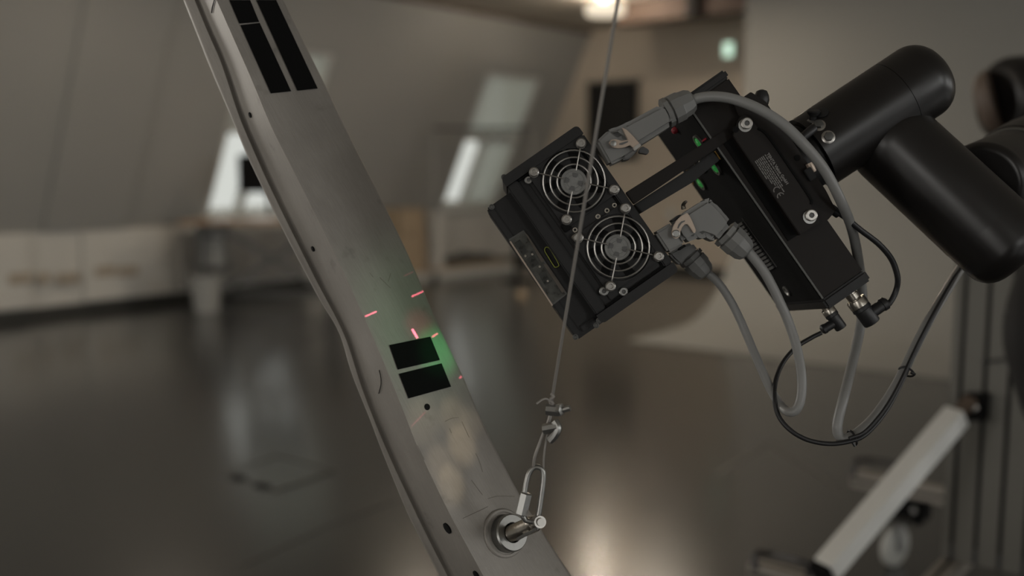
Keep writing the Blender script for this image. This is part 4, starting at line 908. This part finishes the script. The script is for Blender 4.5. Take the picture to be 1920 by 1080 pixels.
# ================================================================ HANGING ALUMINIUM BEAM
Rr_ = [(-260, 411), (0, 531), (90, 575), (160, 610), (240, 648), (355, 706), (465, 760), (500, 775), (611, 822), (707, 869), (797, 906), (925, 972), (1010, 1025), (1080, 1071), (1420, 1290)]
Ri = [(-260, 286), (0, 407), (73, 439), (149, 473), (238, 509), (355, 569), (495, 638), (592, 682), (632, 700), (711, 733), (797, 768), (823, 776), (953, 838), (1080, 907), (1420, 1100)]
Ii = [(-260, 260), (0, 371), (60, 395), (111, 419), (222, 455), (329, 502), (400, 536), (470, 571), (540, 606), (583, 630), (633, 655), (722, 682), (797, 711), (876, 745), (992, 800), (1080, 845), (1420, 1030)]
Oo = [(-260, 230), (0, 344), (133, 396), (238, 441), (295, 464), (400, 515), (453, 541), (530, 582), (576, 606), (605, 628), (630, 640), (694, 656), (797, 698), (834, 711), (964, 764), (1080, 824), (1420, 1010)]
ys = np.arange(-260, 1421, 12)
def curve(tab):
    t = np.array(tab, float); x = np.interp(ys, t[:, 0], t[:, 1]); k = np.array([1, 2, 3, 4, 3, 2, 1.]); k /= k.sum()
    xp = np.concatenate([[2*x[0]-x[i] for i in (3, 2, 1)], x, [2*x[-1]-x[-i] for i in (2, 3, 4)]]); return np.convolve(xp, k, 'valid')
cR, cRi, cI, cO = map(curve, (Rr_, Ri, Ii, Oo))
dR, dRi, dI, dO = .945, .895, .950, .955
bt_ = thing('curved_beam', 'long curved bare aluminium beam hanging diagonally on the wire', 'beam', P(960, 1000, .95))
bm = nb(); rings = []
for i, y in enumerate(ys):
    y = float(y); xR, x2, x3, x4 = cR[i], cRi[i], cI[i], cO[i]
    def L2(x, d, xx, dd, f): return P(x+(xx-x)*f, y, d+(dd-d)*f)
    pts = [P(xR, y, dR+.004), L2(xR, dR, x2, dRi, .03), L2(x2, dRi, xR, dR, .05), P(x2-.8, y, dRi+.0012), L2(x2, dRi, x3, dI, .10), L2(x3, dI, x2, dRi, .12), P(x3, y, dI), P(x3-3, y, dI-.001), P(x3-6, y, dI-.0045), L2(x3, dI-.005, x4, dO-.006, .45),
           L2(x4, dO-.006, x3, dI-.005, .14), P(x4, y, dO-.001), P(x4+4, y, dO+.010), P(x3+30, y, 1.0), P(xR-6, y, .985)]
    rings.append([bm.verts.new(p) for p in pts])
for a, b_ in zip(rings, rings[1:]):
    for k in range(len(a)): bm.faces.new((a[k], a[(k+1) % len(a)], b_[(k+1) % len(a)], b_[k]))
bm.faces.new(rings[0]); bm.faces.new(rings[-1][::-1])
obj('beam_body', bm, 'beam', bt_, sharp=50)
def xof(c, y): return float(np.interp(y, ys, c))
def onmain(x, y, lift=0):
    # flat face between right edge and ridge: depth by horizontal position
    a, b_ = xof(cRi, y), xof(cR, y); A3 = P(a, y, dRi); B3 = P(b_, y, dR)
    # nudge via local plane
    up = P(xof(cRi, y+20), y+20, dRi)-A3; n = (B3-A3).cross(up).normalized()
    if n.dot(tocam(A3)) < 0: n = -n
    return onp(x, y, A3+n*lift, n), n
def patch(px, name='measuring_foil', m='tape', lift=.0004, label=None, sub=6):
    # px: 4 corners TL,TR,BR,BL ; follow the face along its length
    bm = nb(); g = []
    for i in range(sub+1):
        f_ = i/sub; l = (px[0][0]+(px[3][0]-px[0][0])*f_, px[0][1]+(px[3][1]-px[0][1])*f_); r = (px[1][0]+(px[2][0]-px[1][0])*f_, px[1][1]+(px[2][1]-px[1][1])*f_)
        if len(px) > 4: l = (l[0]+px[4]*4*f_*(1-f_), l[1]); r = (r[0]+px[4]*4*f_*(1-f_), r[1])
        row = []
        for q in (l, r):
            p0, n = onmain(*q, 0.0002); p1, n = onmain(*q, lift+.0004); row += [bm.verts.new(p0), bm.verts.new(p1)]
        g.append(row)
    for a, b_ in zip(g, g[1:]):
        for k in ((0, 1), (1, 3), (3, 2), (2, 0)): bm.faces.new((a[k[0]], a[k[1]], b_[k[1]], b_[k[0]]))
    bm.faces.new([g[0][k] for k in (0, 1, 3, 2)]); bm.faces.new([g[-1][k] for k in (2, 3, 1, 0)])
    return obj(name, bm, m, bt_, label=label)
patch([(430, 0), (469, 0), (486, 41), (449, 44)]); patch([(451, 47), (487, 43), (546, 171), (508, 175)])
patch([(370, -130), (409, -130), (467, -3), (428, -3)])
patch([(481, 0), (518, 0), (596, 166), (558, 170)]); patch([(422, -130), (458, -130), (517, -1), (480, -1)])
patch([(730, 647), (807, 631), (825, 675), (746, 693)]); patch([(748, 701), (828, 681), (846, 725), (766, 747)])
def hole(x, y, r, n=None, p=None, name='drill_hole'):
    if p is None: p, n = onmain(x, y, .0002)
    bm = nb(); lathe(bm, p-n*.001, n, [(0, r), (.0012, r), (.0013, r*.9), (.0013, 0)], 20); obj(name, bm, 'deep', bt_)
hole(801, 763, .0030)
def onweb(x, y, lift=.0003):
    A3 = P(xof(cRi, y), y, dRi); B3 = P(xof(cI, y), y, dI); up = P(xof(cRi, y+20), y+20, dRi)-A3; n = (B3-A3).cross(up).normalized()
    if n.dot(tocam(A3)) < 0: n = -n
    return onp(x, y, A3+n*lift, n), n
for x, y, r in ((468, 216, .0026), (586, 467, .0026), (838, 991, .0055), (892, 1078, .004)):
    p, n = onweb(x, y, .0008); hole(0, 0, r, n, p)
def scratch(pts, r, m='deep', fn=onmain): 
    bm = nb(); tube(bm, [fn(x, y, .0001)[0] for x, y in pts], r, 6, 3); obj('scratch', bm, m, bt_)
scratch([(711, 694), (714, 708), (714, 722), (710, 738)], .0004, fn=lambda x, y, l: onweb(x, y, .0006))
scratch([(402, 0), (398, 14), (397, 24)], .0005, fn=lambda x, y, l: onweb(x, y, .0008))
M['grime'] = mat('grime_line', (.17, .15, .13), .6)
for pts in ([(835, 790), (848, 784), (860, 783)], [(866, 790), (872, 803), (880, 820)], [(892, 850), (899, 865), (905, 885)], [(884, 900), (895, 915), (905, 928)], [(915, 935), (935, 930), (965, 931)], [(868, 972), (885, 964), (915, 950)],
            [(693, 511), (700, 520)], [(712, 520), (725, 533), (732, 540)], [(733, 512), (728, 528)], [(783, 835), (790, 850), (796, 862)], [(843, 803), (847, 812)]):
    scratch(pts, .00022, 'grime')
# threaded bushing and bolt
pc, nB = onmain(945, 1000, 0); pc2, _ = onmain(950, 1001, 0)
bm = nb(); lathe(bm, pc-nB*.001, nB, [(0, .0225), (.002, .0225), (.003, .0215), (.003, .0195), (.002, .019), (.002, .017)], 40, caps=False); obj('weld_ring', bm, 'beam', bt_)
bm = nb(); lathe(bm, pc2-nB*.001, nB, [(0, .0175), (.010, .0172), (.0115, .016), (.0115, .0095), (.010, .009), (.002, .009), (.002, 0)], 40); bu = obj('bushing', bm, 'zinc', bt_)
bm = nb(); lathe(bm, pc2+nB*.0015, nB, [(0, .0088), (.0004, .0088), (.0004, 0)], 24); obj('bore', bm, 'deep', bu)
# hook bolt through the bushing
b0 = pc2+nB*.004-UPV*.001; b1 = P(1003, 981, .862); bx = (b1-b0).normalized(); bl = (b1-b0).length
hk = thing('hook_bolt', 'threaded steel bolt sticking out of the beam bushing', 'bolt', b0)
bm = nb(); nt_ = 9; pr = []
for k in range(nt_): pr += [(bl*k/nt_, .0056), (bl*(k+.5)/nt_, .0076)]
lathe(bm, b0, bx, pr+[(bl, .0062)], 20); obj('threaded_rod', bm, 'nickel', hk, sharp=20)
bm = nb(); bar(bm, P(972, 1010, .876), P(1010, 989, .857), .0028, .006, 0, .0006); obj('clevis_plate', bm, 'zinc', hk)
bm = nb(); cyl(bm, P(1004, 976, .868), P(1013, 979, .850), .0052, 20); cyl(bm, P(1013, 979, .850), P(1015, 979.5, .847), .0035, 16); obj('clevis_pin', bm, 'chrome', hk)
# quick link
ql = thing('quick_link', 'elongated zinc quick link hooked between wire loop and bolt', 'quick link', P(998, 925, .858))
dq = .858
bm = nb(); tube(bm, [P(979, 965, dq), P(983, 930, dq), P(988, 900, dq), P(994, 884, dq), (P(1004, 876, dq)), P(1016, 880, dq), P(1019, 895, dq), P(1015, 930, dq), P(1009, 968, dq), P(1001, 978, dq), P(986, 976, dq)], .0024, 14, 6, closed=True); obj('link_ring', bm, 'zinc', ql)
bm = nb(); lathe(bm, P(977, 966, dq), P(989, 925, dq)-P(979, 966, dq), [(0, .004), (.001, .0055), (.019, .0055), (.020, .004)], 6); obj('link_nut', bm, 'zinc', ql, sharp=20)
# wire
wr0 = P(1036, 742, .848); wr1 = P(1159, 0, .70); dw = (wr1-wr0); tz = (CE-wr0.z)/dw.z
wc = thing('steel_wire', 'thin taut steel wire running up past the fans from the quick link', 'wire', wr0)
bm = nb(); tube(bm, [P(1000, 878, dq), P(1003, 855, dq-.004), P(1016, 820, .853), P(1028, 790, .85), P(1034, 765, .849), wr0, wr0+dw*.5, wr0+dw], .00135, 10, 5); cyl(bm, wr0+dw*.999, wr0+dw*tz, .00135, 10); obj('wire_strand', bm, 'cable', wc)
bm = nb(); tube(bm, [P(1019, 880, dq), P(1020, 855, dq-.003), P(1024, 825, .853), P(1030, 800, .85), P(1033, 775, .849), P(1030, 752, .847), P(1020, 748, .845), P(1006, 757, .843)], .0009, 8, 6); obj('wire_tail', bm, 'cable', wc)
bm = nb(); cyl(bm, P(1026, 768, .849), P(1050, 770, .845), .0052, 8); cyl(bm, P(1050, 770, .845), P(1069, 765, .842), .0026, 10); lathe(bm, P(1046, 768, .846), P(1060, 768, .842)-P(1046, 768, .846), [(0, .0055), (.004, .0055), (.005, .003)], 6); obj('wire_clamp', bm, 'zinc', wc)
bm = nb(); tube(bm, [P(1040, 790, .846), P(1046, 802, .844), P(1041, 815, .845), P(1032, 826, .848)], .0036, 8, 3); cyl(bm, P(1020, 805, .85), P(1046, 800, .845), .0048, 8); obj('wire_clamp', bm, 'zinc', wc)
bm = nb(); tube(bm, [P(1033, 738, .847), P(1038, 744, .846), P(1031, 750, .847), P(1037, 756, .846), P(1033, 762, .848)], .0014, 8, 4); obj('wire_knot', bm, 'cable', wc)
bm = nb(); ee = wr0+dw*tz; lathe(bm, ee-Z*.02, Z, [(0, .01), (.015, .012), (.02, .02)], 16); obj('ceiling_anchor', bm, 'zinc', wc)

# ================================================================ LASER LIGHT from the scanner's optics
lpz = P(1010, 505, DS-.045)
def laser_light():
    tgt, n = onmain(800, 650, 0); zax = -(tgt-lpz).normalized(); xax = zax.cross(Z).normalized(); yax = zax.cross(xax)
    Lm = frame(lpz, xax, yax, zax); Li = Lm.inverted()
    def dirof(x, y):
        p, _ = onmain(x, y, 0); q = Li @ p; return (q.x/-q.z, q.y/-q.z)
    l = bpy.data.lights.new('laser_projector', 'SPOT'); l.spot_size = math.radians(120); l.spot_blend = .2; l.shadow_soft_size = .0006; l.energy = 1.0; l.color = (1, 1, 1)
    l.use_nodes = True; nt = l.node_tree; em = nt.nodes['Emission']
    o = bpy.data.objects.new('laser_projector', l); COL.objects.link(o); o.matrix_world = Lm
    tc = nt.nodes.new('ShaderNodeTexCoord'); sp = nt.nodes.new('ShaderNodeSeparateXYZ'); nt.links.new(tc.outputs['Normal'], sp.inputs[0])
    def mth(op, a, b=None):
        m = nt.nodes.new('ShaderNodeMath'); m.operation = op
        for i, v in enumerate((a, b)):
            if v is None: continue
            if isinstance(v, (int, float)): m.inputs[i].default_value = v
            else: nt.links.new(v, m.inputs[i])
        return m.outputs[0]
    az = mth('ABSOLUTE', sp.outputs[2]); u = mth('DIVIDE', sp.outputs[0], az); v = mth('DIVIDE', sp.outputs[1], az)
    def seg(p, q, wd):
        a = dirof(*p); b = dirof(*q); L_ = math.hypot(b[0]-a[0], b[1]-a[1]); ux, uy = (b[0]-a[0])/L_, (b[1]-a[1])/L_
        du = mth('SUBTRACT', u, a[0]); dv = mth('SUBTRACT', v, a[1])
        s = mth('ADD', mth('MULTIPLY', du, ux), mth('MULTIPLY', dv, uy)); t = mth('ADD', mth('MULTIPLY', du, -uy), mth('MULTIPLY', dv, ux))
        ins = mth('MULTIPLY', mth('GREATER_THAN', s, 0), mth('LESS_THAN', s, L_)); return mth('MULTIPLY', ins, mth('LESS_THAN', mth('ABSOLUTE', t), wd*.5))
    tot = None
    for p, q, wd, k in (((772, 556), (797, 545), .011, 1), ((686, 593), (706, 584), .010, 1), ((773, 617), (783, 634), .018, 1.6), ((861, 709), (868, 704), .012, .8), ((810, 632), (821, 625), .012, .9), ((772, 799), (798, 772), .006, .22), ((758, 517), (776, 509), .006, .12)):
        g = mth('MULTIPLY', seg(p, q, wd), k); tot = g if tot is None else mth('ADD', tot, g)
    em.inputs['Color'].default_value = (1, .16, .26, 1)
    nt.links.new(mth('MULTIPLY', tot, 3.8), em.inputs['Strength'])
    # added warm spots imitating reflected light patches on the lower beam
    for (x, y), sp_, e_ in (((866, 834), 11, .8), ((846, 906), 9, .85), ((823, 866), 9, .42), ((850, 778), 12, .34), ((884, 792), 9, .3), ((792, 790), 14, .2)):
        g = bpy.data.lights.new('added_beam_glint', 'SPOT'); g.spot_size = math.radians(sp_); g.spot_blend = .9; g.shadow_soft_size = .003; g.energy = e_; g.color = (1, .82, .55)
        go = bpy.data.objects.new('added_beam_glint', g); COL.objects.link(go); tg, _ = onmain(x, y, 0)
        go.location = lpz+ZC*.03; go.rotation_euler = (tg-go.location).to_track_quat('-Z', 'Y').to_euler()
    # soft green and red stray laser light
    for nm, (x, y), ang_, e_, c_ in (('laser_glow_green', (826, 655), 22, .62, (.10, 1, .28)), ('laser_glow_green_wide', (790, 610), 80, .085, (.26, 1, .38)), ('laser_glow_red', (792, 606), 15, .17, (1, .08, .2))):
        g = bpy.data.lights.new(nm, 'SPOT'); g.spot_size = math.radians(ang_); g.spot_blend = 1; g.shadow_soft_size = .004; g.energy = e_; g.color = c_
        go = bpy.data.objects.new(nm, g); COL.objects.link(go); tg, _ = onmain(x, y, 0)
        go.location = lpz+ZC*.004; go.rotation_euler = (tg-lpz).to_track_quat('-Z', 'Y').to_euler()
laser_light()
bpy.context.view_layer.update()
